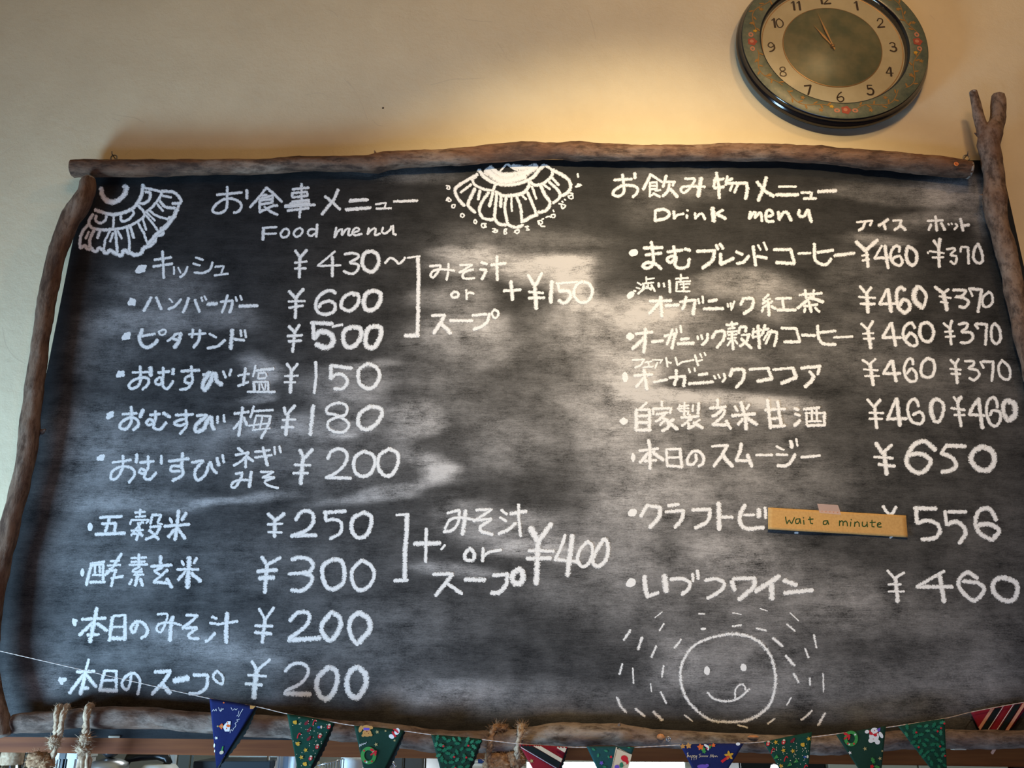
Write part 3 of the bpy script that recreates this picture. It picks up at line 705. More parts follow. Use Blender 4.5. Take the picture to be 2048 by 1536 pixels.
w24 405 405 400 485/~w26 400 405 470 395 515 425 490 465 400 485/w24 550 410 555 470/~w20 555 465 580 440 630 430/w20 655 440 655 465/w18 655 402 665 406/w22 720 425 725 470/~w22 725 465 760 430 780 435 800 475/w38 862 385 870 490/w24 945 400 890 430/w28 890 430 965 470
w26 1165 415 1155 470/~w22 1160 465 1190 420 1205 420 1200 465/~w24 1205 455 1240 420 1250 440 1255 490/~w24 1290 455 1340 440 1330 405 1300 405 1285 450 1300 490 1350 490/w26 1385 415 1395 480/~w26 1395 470 1430 420 1460 425 1490 485/~w26 1555 400 1550 440 1590 450 1620 400/w30 1625 400 1650 495
@chalk_lettering|chalk menu line まむブレンドコーヒー, first row of the drink list|1210 320|26
w58 215 745 240 740/w26 310 705 460 700/w26 325 760 450 745/~370 655 385 760 385 830 345 865 300 850 340 820 400 830 450 870
w26 500 735 620 720/~550 690 560 780 525 820 495 795 530 770 570 780 560 840 600 865 660 850 675 790/w28 640 710 680 725
w26 735 730 880 725/~w30 875 725 860 800 780 865/w26 890 680 905 715/w26 920 670 945 710/w28 925 750 925 835/w28 925 835 1030 785
w26 1050 735 1100 755/~w26 1150 765 1110 815 1055 828/w26 1185 690 1205 845/w26 1215 770 1295 785/w20 1225 680 1245 720/w20 1270 660 1295 720
w24 1350 718 1490 715/w26 1485 715 1515 825/w28 1370 820 1515 828/w20 1545 748 1645 745
~w26 1675 670 1680 790 1720 830 1770 835 1810 790/w26 1700 740 1825 722/w28 1835 765 1995 745
@chalk_lettering|chalk menu line 渋川産オーガニック紅茶, second row of the drink list|1210 320|24
w50 195 1090 215 1070/w16 230 1045 245 1050
w14 260 980 290 1000/w14 250 1020 280 1030/w20 310 1030 265 1070/w14 330 935 330 980/w14 335 955 395 945/w14 300 990 390 980/w14 345 980 345 1015/w14 300 1025 390 1025/w20 310 995 305 1030/w18 370 1000 400 1050/w14 330 1010 370 1040
w20 430 985 430 1015/w18 470 985 475 1015/w22 515 965 520 1060
w16 608 915 608 940/w16 565 950 665 943/w16 600 950 610 975/w16 570 975 685 970/w20 575 975 570 1050/w14 600 995 680 990/w14 610 1020 665 1018/w16 630 985 630 1050/w16 580 1050 680 1050
w28 360 1130 530 1125/w32 445 1095 455 1250/w30 435 1140 355 1230/w28 485 1165 590 1160
w24 600 1135 720 1120/w30 720 1120 715 1175 705 1235/w28 650 1095 635 1160 620 1195/w18 745 1110 755 1150/w18 780 1090 785 1145
w28 830 1130 895 1120/w28 790 1190 945 1190/w20 980 1150 985 1175/w18 1005 1145 1010 1180/w20 1035 1130 1010 1200
w26 1110 1110 1085 1160/~w28 1100 1110 1180 1110 1175 1180 1110 1230
w20 1310 1075 1265 1120/w22 1320 1110 1260 1150/w20 1265 1120 1330 1145/w20 1340 1130 1260 1185/w28 1305 1140 1315 1245/w24 1265 1180 1255 1215/w24 1330 1170 1365 1190/w22 1365 1110 1490 1105/w24 1420 1115 1430 1190/w26 1380 1200 1525 1200
w22 1555 1080 1735 1065/w22 1600 1040 1610 1110/w22 1670 1040 1665 1105/w28 1650 1090 1600 1140 1540 1185/w28 1640 1100 1745 1135/w22 1590 1170 1700 1155/w26 1630 1130 1650 1215/w24 1600 1190 1595 1215/w22 1680 1180 1715 1215
@chalk_lettering|chalk menu line オーガニック穀物コーヒー, third row of the drink list|1240 520|28
w56 75 610 90 610/w44 80 600 82 625
w26 125 590 260 575/w32 205 550 200 660 190 740/w34 200 620 100 710/w26 255 655 345 645
w24 355 610 450 585/w28 445 590 430 640 415 710/w26 420 555 395 630 375 675/w18 450 550 455 585/w20 485 525 490 580
w26 485 635 550 628/w28 460 670 590 665/w22 620 610 625 635/w20 650 600 660 635/~w26 700 590 695 640 655 680
w26 770 570 735 625/~w26 765 575 830 570 830 630 775 700
w22 850 520 940 510/w20 895 495 900 550/w18 865 550 920 545/w18 870 570 860 590/w18 860 575 940 570/w18 865 600 935 595/w18 860 630 930 620/w24 895 580 905 715/w18 890 640 860 685/w18 915 640 940 670/w24 960 540 950 585/w24 960 535 1010 535 1005 575/w18 970 600 1040 595/~w26 1030 600 1010 650 960 690/w26 970 630 1050 705
w22 1070 550 1060 610/w22 1060 580 1135 560/w28 1105 525 1115 705/w22 1060 620 1135 600/w24 1160 520 1140 590/w22 1150 560 1190 550/w20 1190 570 1150 640/w20 1215 560 1165 670/w24 1190 575 1255 575 1250 630 1235 690
w22 1290 545 1410 548/w24 1410 550 1440 655/w26 1315 655 1440 655/w24 1455 600 1560 605
~w26 1580 525 1590 620 1620 665 1670 675 1725 675/w24 1600 580 1725 568/w20 1710 620 1860 612
@chalk_lettering|chalk menu line フェアトレード オーガニックココア, fourth row of the drink list|1240 520|26
w50 40 915 42 960/w20 25 925 60 935
w18 100 800 195 795/~w18 190 800 165 840 120 860/w14 200 820 255 810/w14 225 820 235 855/w16 185 860 265 850/w14 260 800 340 800/w14 335 800 320 825/w16 300 820 280 865/w18 370 780 380 855/w16 380 815 410 825/w18 445 780 460 840/w18 460 840 500 815/w16 505 815 590 800/w20 600 760 625 845/w16 620 810 660 800/w14 640 750 655 780/w14 675 740 685 765
w26 115 925 260 915/w34 190 880 205 960 215 1035/w28 195 940 130 1015/w24 270 975 380 955
w26 395 940 520 930/w28 520 930 510 1010/w28 450 880 455 940 435 1000/w18 550 870 560 900/w18 595 865 600 890
w26 630 920 700 910/w26 550 990 745 975/w18 750 925 765 950/w16 785 915 800 945/~w22 830 910 840 945 820 975
w28 900 870 880 930/~w28 900 880 985 880 985 950 930 1020
w22 1035 875 1190 865/w28 1185 870 1215 950/w30 1100 970 1215 950
w22 1225 878 1390 862/w30 1385 870 1410 940/w32 1290 985 1410 940
w28 1450 865 1605 850/w26 1600 855 1580 915/w26 1515 890 1550 930/~w30 1550 930 1530 970 1480 1015
@chalk_lettering|chalk menu line 自家製玄米甘酒, fifth row of the drink list|1240 520|30
w54 22 1290 38 1290/w44 28 1280 28 1300
w22 215 1140 155 1195/w32 130 1200 130 1365/w24 130 1200 235 1195/w32 235 1195 235 1365/w26 140 1250 225 1245/w26 140 1300 225 1300/w28 130 1360 245 1360
w22 335 1130 335 1170/w24 265 1190 265 1235/w24 265 1190 410 1185 400 1225/w22 290 1235 380 1220/~w24 360 1230 310 1280 285 1290/~w30 330 1260 380 1290 385 1340 335 1365/w22 360 1280 320 1320/w28 430 1275 390 1300/w30 395 1300 460 1355
w20 480 1160 470 1200/w18 460 1190 550 1185/w18 475 1170 550 1165/w22 515 1140 515 1250/w18 480 1210 550 1210 540 1240/w20 585 1160 580 1210/w26 630 1145 625 1230/w24 490 1260 630 1250/w24 560 1240 570 1280/~w24 560 1275 520 1310 495 1325/w26 545 1300 550 1350/w28 560 1345 610 1310/w30 590 1300 660 1345/w20 640 1280 600 1300
w28 780 1115 785 1180/w28 720 1185 845 1175/~w28 830 1180 780 1230 740 1250/~w24 840 1200 820 1250 750 1310/w28 740 1315 845 1320/w28 850 1285 885 1350
w24 920 1170 940 1210/w22 1035 1155 1010 1195/w34 970 1140 1000 1250 1010 1355/w28 895 1245 1080 1230/w28 985 1270 945 1315/w34 1010 1265 1095 1315
w26 1160 1200 1320 1190/w32 1180 1120 1205 1345/w28 1260 1130 1290 1330/w24 1205 1270 1285 1265/w28 1205 1335 1320 1325
w24 1395 1185 1430 1200/w24 1400 1230 1440 1245/w32 1440 1285 1395 1325/w24 1470 1195 1595 1180/w22 1490 1220 1495 1320/w18 1480 1225 1625 1225/w26 1635 1220 1635 1325/w20 1535 1190 1535 1280/w20 1575 1190 1575 1280/w18 1500 1290 1610 1290/w26 1500 1325 1640 1320
@chalk_lettering|chalk column words アイス and ホット above the drink prices|1536 400|20
w18 710 178 835 165/w18 835 165 815 205/~w22 775 180 760 220 725 245
~w26 960 155 920 185 885 205/w24 925 190 940 235/w18 1000 165 1070 162/~w22 1065 165 1050 210 1010 240/w26 1055 200 1100 240
w20 1275 168 1400 162/w24 1340 130 1350 245/w22 1305 195 1285 240/w24 1385 185 1415 240/w14 1440 190 1450 200/w14 1465 185 1475 195/~w18 1500 190 1515 210 1490 235/w24 1540 150 1560 245/w24 1560 205 1610 198
@chalk_price|chalk price ¥460 in the アイス column, first row|1536 400|26
w34 705 335 780 405/w32 875 320 785 400/w26 785 400 800 535/w16 750 445 805 438/w18 755 485 810 475
w20 910 365 855 465/w24 850 465 980 460/w28 935 365 960 545/~w24 1050 415 1050 375 1010 375 980 440 1000 500 1050 525 1075 495 1055 450 1010 460 995 490/~w28 1130 370 1115 380 1105 450 1125 505 1165 520 1190 470 1180 410 1130 375
@chalk_price|chalk price ¥370 in the ホット column, first row|1536 400|20
w24 1325 325 1365 380/w30 1375 310 1365 380/w26 1365 370 1370 535/w16 1290 410 1410 425/w18 1315 460 1405 458/w12 1275 415 1282 430
~w20 1430 395 1490 385 1495 400 1460 440 1505 450 1505 495 1490 510 1460 490/w18 1540 415 1545 375 1600 378/w22 1600 380 1605 510/~w24 1680 350 1650 400 1645 470 1680 505 1715 490 1710 420 1680 350
@chalk_price|chalk price ¥460 in the アイス column, second row|1536 400|28
w24 735 690 785 750/w26 825 700 785 750/w32 790 745 800 900/w18 725 775 860 785/w22 740 830 855 832
w24 950 715 895 830/w24 890 830 1020 830/w32 960 715 985 895/~w32 1095 720 1060 700 1030 740 1035 830 1060 880 1100 900 1135 860 1120 810 1080 800 1055 840/~w44 1200 695 1170 740 1180 810 1230 860/~w26 1210 690 1260 750 1260 810 1235 870
@chalk_price|chalk price ¥370 in the ホット column, second row|1536 400|26
w26 1335 695 1400 745/w22 1445 715 1400 750/w34 1405 745 1430 880/w16 1370 770 1465 785/w16 1380 815 1440 825
~w24 1480 720 1580 725 1545 770 1500 775 1570 785 1605 820 1570 860 1530 850/w20 1610 705 1635 770/w26 1620 710 1710 718 1695 800 1680 895/~w22 1760 740 1720 780 1720 840 1755 855 1795 820 1790 755 1760 735
@chalk_price|chalk price ¥460 in the アイス column, third row|1536 400|26
w22 745 990 795 1035/w24 840 970 800 1035/w30 800 1035 822 1185/w16 758 1070 845 1065/w18 765 1110 850 1108
w26 985 985 920 1090/w24 915 1100 1065 1100/w28 990 985 1020 1165/~w26 1175 1025 1150 985 1105 1000 1080 1060 1095 1120 1150 1165 1190 1155 1185 1105 1140 1065 1100 1110/~w28 1265 980 1225 1000 1215 1070 1245 1125 1300 1125 1325 1060 1305 1000 1265 980
@chalk_price|chalk price ¥370 in the ホット column, third row|1536 400|24
w20 1405 985 1455 1030/w24 1470 965 1455 1030/w26 1455 1030 1465 1155/w18 1415 1055 1480 1050/w18 1420 1095 1495 1090
~w24 1525 995 1590 985 1590 1020 1550 1055 1620 1060 1640 1100 1600 1140 1540 1140/w22 1655 995 1680 1030/w24 1665 990 1750 995 1740 1160/~w24 1820 985 1790 1020 1790 1110 1825 1150 1860 1110 1850 1030 1815 990
@chalk_price|chalk price ¥460 in the アイス column, fourth row|1536 400|22
w20 755 1280 810 1315/w20 860 1272 810 1315/w30 818 1310 842 1480/w16 765 1355 880 1362/w16 775 1408 890 1408
w26 985 1285 925 1385/w24 920 1388 1060 1388/w28 995 1285 1025 1450/~w24 1160 1315 1155 1275 1120 1275 1090 1340 1100 1410 1140 1450 1185 1440 1180 1380 1145 1350 1110 1390/~w26 1280 1265 1235 1305 1225 1380 1250 1415 1310 1410 1335 1345 1320 1285 1280 1265
@chalk_price|chalk price ¥370 in the ホット column, fourth row|1536 400|24
w24 1460 1280 1500 1315/w22 1525 1272 1500 1315/w28 1500 1315 1515 1465/w16 1455 1350 1545 1358/w18 1465 1390 1540 1392
~w22 1575 1290 1640 1290 1645 1320 1605 1345 1670 1360 1690 1400 1650 1440 1610 1425/w20 1700 1295 1725 1345/w24 1715 1293 1800 1293 1800 1370 1790 1448/~w22 1875 1280 1845 1330 1855 1400 1900 1435 1935 1420 1930 1340 1875 1285
@chalk_lettering|chalk menu line 本日のスムージー, sixth row of the drink list|1210 850|28
w40 225 250 225 270/w20 225 230 225 290
w24 275 205 425 190/w32 350 120 360 200 360 350/w30 350 220 280 300/w32 380 215 465 280/w24 315 290 410 280
w26 490 195 500 330/w22 490 195 605 190/w28 600 190 615 340/w20 500 260 600 258/w24 495 325 620 335
~w26 725 235 730 280 700 315 665 310 660 270 700 215 755 215 790 260 780 310 750 328
w22 855 170 985 162/w28 980 162 930 250 870 330/w34 940 240 970 280 1020 330
w30 1090 150 1080 210 1050 285/w24 1045 285 1160 285/w32 1140 240 1175 330
w22 1210 240 1340 240/w20 1370 170 1430 200/w20 1370 235 1460 240/~w28 1520 235 1490 290 1450 325 1380 325/w34 1485 130 1495 180/w18 1530 110 1540 170/w22 1570 258 1720 245
@chalk_price|chalk price ¥650, sixth row of the drink list|1536 770|30
w34 865 465 915 545/w28 990 480 915 545/w36 930 545 950 715/w22 850 575 1000 585/w26 885 635 1015 650
~w38 1340 520 1295 480 1240 450 1160 490 1110 590 1130 660 1190 700 1250 690 1300 620 1270 570 1200 550 1130 560
w34 1430 485 1580 490/w28 1430 480 1385 545/~w34 1385 545 1470 580 1505 640 1470 680 1390 695
~w44 1720 495 1790 530 1810 610 1760 680 1680 670 1625 600 1650 530 1720 490
@chalk_price|chalk price ¥460 in the アイス column, fifth row|1536 770|26
w22 795 115 845 175/w26 900 118 850 175/w28 852 170 870 345/w18 810 222 925 225/w18 810 270 915 272
w26 1025 110 955 275/w26 950 272 1110 268/w34 1030 110 1055 325/~w26 1205 170 1190 130 1165 112 1125 150 1120 220 1150 290 1220 310 1245 260 1215 215 1160 240/~w34 1350 110 1310 140 1305 210 1325 275/~w28 1350 110 1400 150 1400 220 1370 290 1325 290
@chalk_price|chalk price ¥460 in the ホット column, fifth row|1536 770|26
w20 1485 95 1515 135/w34 1545 95 1515 135/w26 1515 140 1545 330/w22 1465 185 1575 200/w20 1490 240 1575 240
w30 1690 110 1640 170 1610 235/w26 1610 235 1735 245/w32 1685 120 1715 345/~w26 1835 180 1825 120 1795 100 1755 140 1750 230 1780 310 1830 325 1860 270 1850 215 1800 205 1775 240/~w36 1920 120 1885 150 1885 220 1920 290/~w48 1925 125 1970 160 1975 240 1930 280
@chalk_lettering|chalk menu line クラフトビ, its end hidden under the brown paper strip|1210 850|32
w60 210 705 228 698/w50 215 695 225 710
w34 340 640 285 730/w28 345 645 445 660/~w36 440 660 430 740 360 820
w30 505 645 590 635/w26 485 695 630 685/~w32 625 685 615 750 560 820
w30 700 680 845 675/~w32 840 675 820 770 720 825
w42 910 625 915 835/w28 920 735 1020 738
~w34 1120 640 1080 720 1090 800 1140 830 1215 825 1270 820/w22 1110 720 1195 720/w38 1230 675 1230 735/w26 1280 660 1285 745
@chalk_price|chalk price ¥556 beside the brown paper strip|1536 770|32
~w26 920 970 965 1035 975 1040 1000 1020 1025 975/w14 975 1222 995 1212/w14 215 1182 240 1182
w34 1170 985 1345 990/w34 1185 980 1190 1100/~w34 1190 1105 1270 1085 1350 1110 1375 1170 1330 1225 1230 1235
w30 1415 1010 1430 1120/w30 1445 1015 1585 1015/~w36 1435 1115 1500 1095 1560 1130 1580 1190 1530 1265
~w36 1825 1080 1790 1010 1740 985 1680 1020 1660 1110 1700 1190 1790 1240/~w38 1790 1240 1850 1170 1790 1120 1710 1115 1665 1130
@chalk_lettering|chalk menu line いづつワイン, last row of the drink list|1200 1080|34
w68 245 345 255 335/w50 225 355 260 350
w38 355 290 365 400 380 450/w30 375 455 465 420/w48 515 285 530 410
~w32 565 315 660 310 715 340 710 390 655 435/w26 740 270 745 330/w30 780 245 785 310
~w30 840 325 920 310 990 340 980 390 920 435 860 465
w40 1055 330 1075 400/w32 1065 310 1240 305/~w40 1235 310 1230 370 1170 430 1110 475
w40 1435 290 1340 350 1245 410/w46 1370 350 1375 470/w38 1470 325 1570 360/w34 1475 425 1700 400
@chalk_price|chalk price ¥460, last row of the drink list|1536 1000|30
w22 955 565 1010 625/w22 1090 580 1015 625/w34 1018 620 1038 815/w16 960 675 1065 675/w16 962 732 1090 732
w28 1410 570 1300 630 1190 695/w32 1190 695 1475 695/w38 1370 590 1410 815
~w34 1675 625 1600 580 1540 620 1525 680 1570 750 1650 805 1720 740 1720 690 1660 660 1560 650
~w40 1900 625 1980 660 1995 730 1960 800 1880 800 1810 740 1800 670 1840 630 1910 620
@chalk_drawing|chalk smiling face with tongue out in the lower right of the board|1200 1080|28
~w32 1010 755 880 785 760 840 690 920 650 1010 645 1110 670 1220 730 1320 830 1410 910 1445 1040 1455 1160 1450/~w38 1160 1450 1270 1400 1360 1310 1400 1180 1400 1060 1370 940 1300 840 1200 775 1100 755 1010 752
w56 856 1034 856 1056/w56 1147 1014 1150 1026
~w26 860 1220 910 1270 1000 1290 1080 1280 1150 1235 1195 1190/~w22 1080 1275 1085 1200 1120 1155 1155 1165 1165 1200
@chalk_drawing|short chalk ray dashes ringed around the smiling face|1200 1080|22
w14 440 620 498 575/w16 790 590 838 592/w14 1060 582 1130 595/w12 1280 548 1340 568/w14 1520 582 1590 648
w20 475 725 512 668/w24 812 712 840 710/w22 1060 690 1130 680/w22 1250 705 1330 725/w22 1495 675 1560 728/w28 190 800 245 720/w30 305 875 335 780/w26 410 940 450 850/w26 595 865 650 795/w32 1385 785 1460 850
w24 1710 760 1732 860/w24 1640 870 1668 940/w34 1485 925 1555 1005/w24 155 1075 180 990/w18 262 1025 268 1145/w24 508 1005 495 1095/w30 1550 1070 1590 1140/w24 1680 1105 1680 1160/w18 1785 1065 1788 1215
w16 405 1150 412 1215/w24 485 1215 530 1305/w30 135 1260 165 1330 210 1380/w30 285 1350 355 1410/w34 425 1375 500 1440/w18 675 1400 740 1450/w18 1495 1320 1530 1260/w20 1340 1470 1400 1430/w20 1100 1480 1180 1500/~w26 1610 1440 1650 1410 1695 1365/w28 1745 1480 1800 1385
"""
cur = None; items = []
for ln in CHALK.split('\n'):
    if ln.startswith('@'):
        n_, l_, o_, w_ = ln[1:].split('|'); ox, oy = map(float, o_.split()); cur = [n_, l_, ox, oy, float(w_), []]; items.append(cur)
    elif ln.strip(): cur[5].append(ln)
for n_, l_, ox, oy, w_, lines in items:
    g = Geo()
    for k, (pts, wd, sm) in enumerate(parse('\n'.join(lines), ox, oy, w_)):
        if 'dashes' in l_ or 'curls' in l_:      # every dash of the ring is a part of its own
            g2 = Geo(); ribbon(g2, pts, wd * 1.12 + .6, sm, board_surf, .0002, rs=5e-6); build('chalk_dash' if 'dashes' in l_ else 'chalk_curl', g2, M['chalk_faint' if 'dashes' in l_ else 'chalk'], board, edge=True); continue
        ribbon(g, pts, wd * 1.12 + .6, sm, board_surf, .0002 + k * 1.6e-5, rs=5e-6)
    if g.v: build(n_, g, M['chalk_faint' if 'smiling' in l_ else 'chalk'], board, edge=True, label=l_)

# ---------------- branches ----------------
def branch(name, pts, Y, label, bark, seed, knots=(), parent=board, extra=None, n=22, capmat='oldcut', yfun=None):
    """pts: (px, py, width px)"""
    P = crom(pts, 7); g = Geo(); path = []; rad = []
    for p in P:
        y = Y if yfun is None else yfun(p[0], p[1])
        path.append(at(p[0], p[1], y)); rad.append(p[2] / 2 * pxscale(p[0], p[1], y))
    for kx_, ky_, kr, ks in knots:
        for i, p in enumerate(P):
            d = math.hypot(p[0] - kx_, p[1] - ky_); rad[i] *= 1 + ks * math.exp(-(d / kr) ** 2)
    g.tube(path, rad, n, 0, False, .14, seed)
    # slightly rounded sawn ends
    ends = []
    for e, q in ((0, 1), (-1, -2)):
        dr = (path[e] - path[q]).normalized(); ends.append((path[e], dr, rad[e]))
    if extra:
        for ex in extra:
            PE = crom(ex, 6); pe = [at(p[0], p[1], Y) for p in PE]; re = [p[2] / 2 * pxscale(p[0], p[1], Y) for p in PE]
            g.tube(pe, re, n, 0, False, .12, seed + 3); ends.append((pe[-1], (pe[-1] - pe[-2]).normalized(), re[-1]))
    o = build(name, g, bark, parent, label=label)
    for p, dr, r in ends:
        ge = Geo(); ge.tube([p - dr * .004, p, p + dr * .0015, p + dr * .0022], [r * 1.0, r * 1.0, r * .86, r * .25], n, 0, True, .06, seed)
        build('cut_end', ge, M[capmat], o)
    return o
YB = -.021
br_top = branch('branch', [(146, 337, 34), (190, 337, 35), (300, 337, 34), (400, 334, 32), (512, 333.5, 31), (600, 328, 30), (700, 328, 32), (745, 328, 35), (780, 320, 37), (850, 317, 34), (930, 313, 35), (1000, 305, 36), (1050, 301, 37), (1100, 301.5, 33), (1150, 302.5, 36), (1240, 305.5, 32), (1320, 306, 32), (1400, 305.5, 33), (1500, 304.5, 35), (1590, 307, 34), (1650, 311, 35), (1750, 320, 38), (1850, 329, 39), (1900, 335, 39), (1940, 341, 35)],
    YB, 'long wavy branch along the top edge of the board', m_bark('reddish_bark', (.07, .036, .022), (.18, .10, .06), (.32, .22, .15), (.35, 1, 1)), 1.3, [(752, 320, 14, .14), (1688, 330, 12, .06)])
br_left = branch('branch', [(178, 357, 25), (176, 366, 31), (173, 384, 33), (161, 408, 39), (144, 432, 39), (132, 458, 37), (115, 506, 33), (103, 556, 34), (92, 606, 34), (82, 678, 32), (71, 756, 34), (66, 808, 34), (60, 850, 37), (55, 890, 37), (47, 940, 35), (33, 1000, 36), (17, 1065, 37), (0, 1130, 38), (-13, 1200, 38), (-22, 1280, 39), (-23, 1340, 38), (-13, 1400, 40), (-1, 1444, 40), (2, 1472, 37)],
    YB - .012, 'thin curved branch down the left side of the board', m_bark('smooth_brown_bark', (.10, .05, .03), (.22, .14, .09), (.36, .28, .21), (1, 1, .3)), 4.1, [(70, 862, 12, .12)])
br_right = branch('branch', [(1996, 192, 24), (1997, 212, 29), (1996, 236, 30), (1990, 252, 33), (1981, 268, 44), (1977, 290, 42), (1981, 312, 40), (1985, 335, 38), (1989, 360, 38), (1990, 380, 41), (1989, 400, 45), (1992, 430, 40), (1999, 456, 36), (2007, 482, 37), (2014, 508, 38), (2020, 534, 37), (2026, 562, 37), (2032, 590, 38), (2042, 638, 38), (2048, 668, 39), (2060, 710, 41), (2078, 790, 42), (2092, 900, 42), (2106, 1050, 42), (2122, 1250, 42), (2134, 1440, 42), (2136, 1505, 40)],
    YB - .012, 'forked branch down the right side, its two prongs rising above the board', m_bark('mottled_grey_brown_bark', (.085, .048, .032), (.19, .12, .08), (.29, .21, .155), (1, 1, .6)), 8.2, [(1975, 395, 9, .14)],
    extra=[[(1980, 290, 30), (1972, 272, 30), (1963, 252, 22), (1956, 228, 19.5), (1951, 204, 17.5), (1946, 184, 14.5)]])
for o in [c_ for c_ in br_right.children]: pass
def ybot(px, py): return -.021 - .008 * max(0, min(1, (px - 1780) / 120))
br_bot = branch('branch', [(27, 1447, 36), (45, 1445.5, 39), (100, 1443, 38), (150, 1438, 38), (200, 1435, 41), (300, 1437, 40), (400, 1444, 38), (500, 1451, 40), (575, 1454, 42), (680, 1461, 39), (760, 1467, 42), (850, 1479, 42), (930, 1483, 41), (1000, 1482, 42), (1060, 1477, 41), (1120, 1470, 43), (1200, 1469, 41), (1250, 1471, 39), (1300, 1475, 35), (1400, 1482, 34), (1500, 1487, 36), (1600, 1490, 36), (1700, 1488, 37), (1780, 1482, 36), (1900, 1478, 35), (2000, 1480, 35), (2060, 1478, 34), (2110, 1480, 34)],
    YB, 'thick pale branch along the bottom edge of the board', m_bark('pale_lilac_bark', (.09, .055, .038), (.21, .15, .115), (.34, .29, .235), (.4, 1, 1)), 12.7, [(610, 1458, 26, .08), (1130, 1470, 40, .06), (1240, 1468, 14, .1)], yfun=ybot)
# orange price tag ring and small screws on the branches
def ring_on(px, py, Y, r, th, m, name, parent, label=None):
    g = Geo(); c_ = at(px, py, Y); g.tube([c_ + Vector((r * math.cos(a), 0, r * math.sin(a))) for a in np.linspace(0, 2 * math.pi, 25)], th, 8, 0, False)
    g.lathe(c_, [(0.0001, -th * .2), (r * .45, 0), (r * .45, th)], 'y', 14, 0); return build(name, g, m, parent, label=label)
ring_on(1912.5, 328, -.0435, .0035, .0011, M['orange'], 'screw', br_top, 'tiny orange ringed screw head near the right end')
ring_on(1337, 1478, -.0385, .0030, .0008, M['steel'], 'screw', br_bot, 'small round screw head')
# broken twig stubs
for px, py, dx, dy, par, w0 in ((752, 309, -3, -8, br_top, 4), (1966, 392, -7, -3, br_right, 5), (86, 862, 5, -3, br_left, 6), (1955, 270, -6, -4, br_right, 4), (1238, 1452, 2, -6, br_bot, 5)):
    y = YB - .006; g = Geo(); a = at(px, py, y); b = at(px + dx, py + dy, y - .004); s_ = pxscale(px, py, y)
    g.tube([a - (b - a) * .6, a, b], [w0 * s_, w0 * .8 * s_, w0 * .25 * s_], 9, 0, True, .2, px); build('twig_stub', g, M['bark'], par)
# orange broken patch of bare wood on the bottom branch
for px, py, w1, h1 in ((1322, 1474, 8, 6), (1507, 1474, 12, 3.2)):
    g = Geo(); s_ = pxscale(px, py, -.037); c_ = at(px, py, -.0375); g.lathe((0, 0, 0), [(.0001, -.0016), (.6, -.0013), (1.0, .002)], 'y', 12)
    for v in g.v: v.x = c_.x + v.x * w1 * s_ * (1 + .25 * mn.noise(Vector((v.x * 3, px, v.z * 3)))); v.z = c_.z + v.z * h1 * s_; v.y = c_.y + v.y
    build('bare_patch', g, simple_noise_mat('bare_orange_wood', (.5, .2, .07), (.62, .32, .14), 200, .8), br_bot)
# screw eyes with their wall nails
for px, py in ((228, 315.5), (1933, 315.5)):
    g = Geo(); c_ = at(px, py, .004); r = 6.2 * pxscale(px, py)
    g.tube([c_ + Vector((r * math.cos(a), 0, r * math.sin(a))) for a in np.linspace(-1.3, 4.4, 22)], .0013, 8)
    g.tube([c_ + Vector((0, 0, -r)), c_ + Vector((0, 0, -r - .012))], .0014, 8)
    se = build('screw_eye', g, M['dsteel'], board)
    g = Geo(); h = c_ + Vector((-.001, 0, r * .35)); g.tube([Vector((h.x, WY - .0003, h.z)), Vector((h.x, -.004, h.z + .001)), Vector((h.x, -.006, h.z + .006))], .0011, 8)
    build('hook_nail', g, M['dsteel'], se)

# ---------------- brown paper strip with tape ----------------
ps = [at(*p) for p in ((1536, 1058.5), (1815.5, 1075), (1812, 1031), (1536, 1015))]
pc = (ps[0] + ps[1]) / 2
paper = empty('paper_strip', (pc.x, -.001, pc.z), 'brown paper strip reading wait a minute, taped over a drink on the board', 'note')
def psurf(px, py, lift):
    u = (px - 1536) / 280; v = (py - (1015 + 16 * u)) / 43.5
    return at(px, py, -(.0010 + .0045 * max(0, v) ** 2 * (1 - .6 * u) + .0012 * math.sin(u * 7) * max(0, v)) - lift)
g = Geo(); n1, n2 = 28, 8; vs = []
for lay in (0.0003, 0.0):
    for j in range(n2 + 1):
        for i in range(n1 + 1):
            u = i / n1; v = j / n2; x0 = 1536 + (276 + 3.5 * v) * u; y0 = 1015 + 16 * u + v * (43.5 + .5 * u); vs.append(psurf(x0, y0, lay))
W1 = n1 + 1; tot = W1 * (n2 + 1); fs = []
for j in range(n2):
    for i in range(n1):
        a = j * W1 + i; fs.append((a, a + W1, a + W1 + 1, a + 1)); a += tot; fs.append((a, a + 1, a + W1 + 1, a + W1))
bd = [j * W1 for j in range(n2 + 1)] + [n2 * W1 + i for i in range(1, W1)] + [j * W1 + n1 for j in range(n2 - 1, -1, -1)] + [i for i in range(n1 - 1, 0, -1)]
for a, b in zip(bd, bd[1:] + bd[:1]): fs.append((a, a + tot, b + tot, b))
g.add(vs, fs); build('paper', g, M['kraft'], paper)
INK = """~140 135 145 165 152 190/~152 190 165 165 172 160/~172 160 180 180 190 188/190 188 212 140/~255 150 225 155 222 185 245 185 255 155/255 150 262 188/285 160 288 195/283 140 285 145/335 135 340 185 358 190/322 155 362 152
~475 165 445 170 445 195 468 192 477 165/477 165 485 195/572 165 572 205/~572 180 590 165 600 175 600 205/~600 180 620 168 632 178 635 208/662 175 660 210/665 155 667 160/695 175 692 212/~692 190 715 172 728 185 730 212/~755 175 755 205 775 212 790 195/792 175 795 215/832 160 832 212 850 215/815 180 860 178/~878 200 905 190 895 180 875 192 880 215 908 215"""
g = Geo()
for k, (pts, wd, sm) in enumerate(parse(INK, 1536, 1000, 9)): ribbon(g, pts, wd, sm, psurf, .0005 + k * 3e-6, .08)
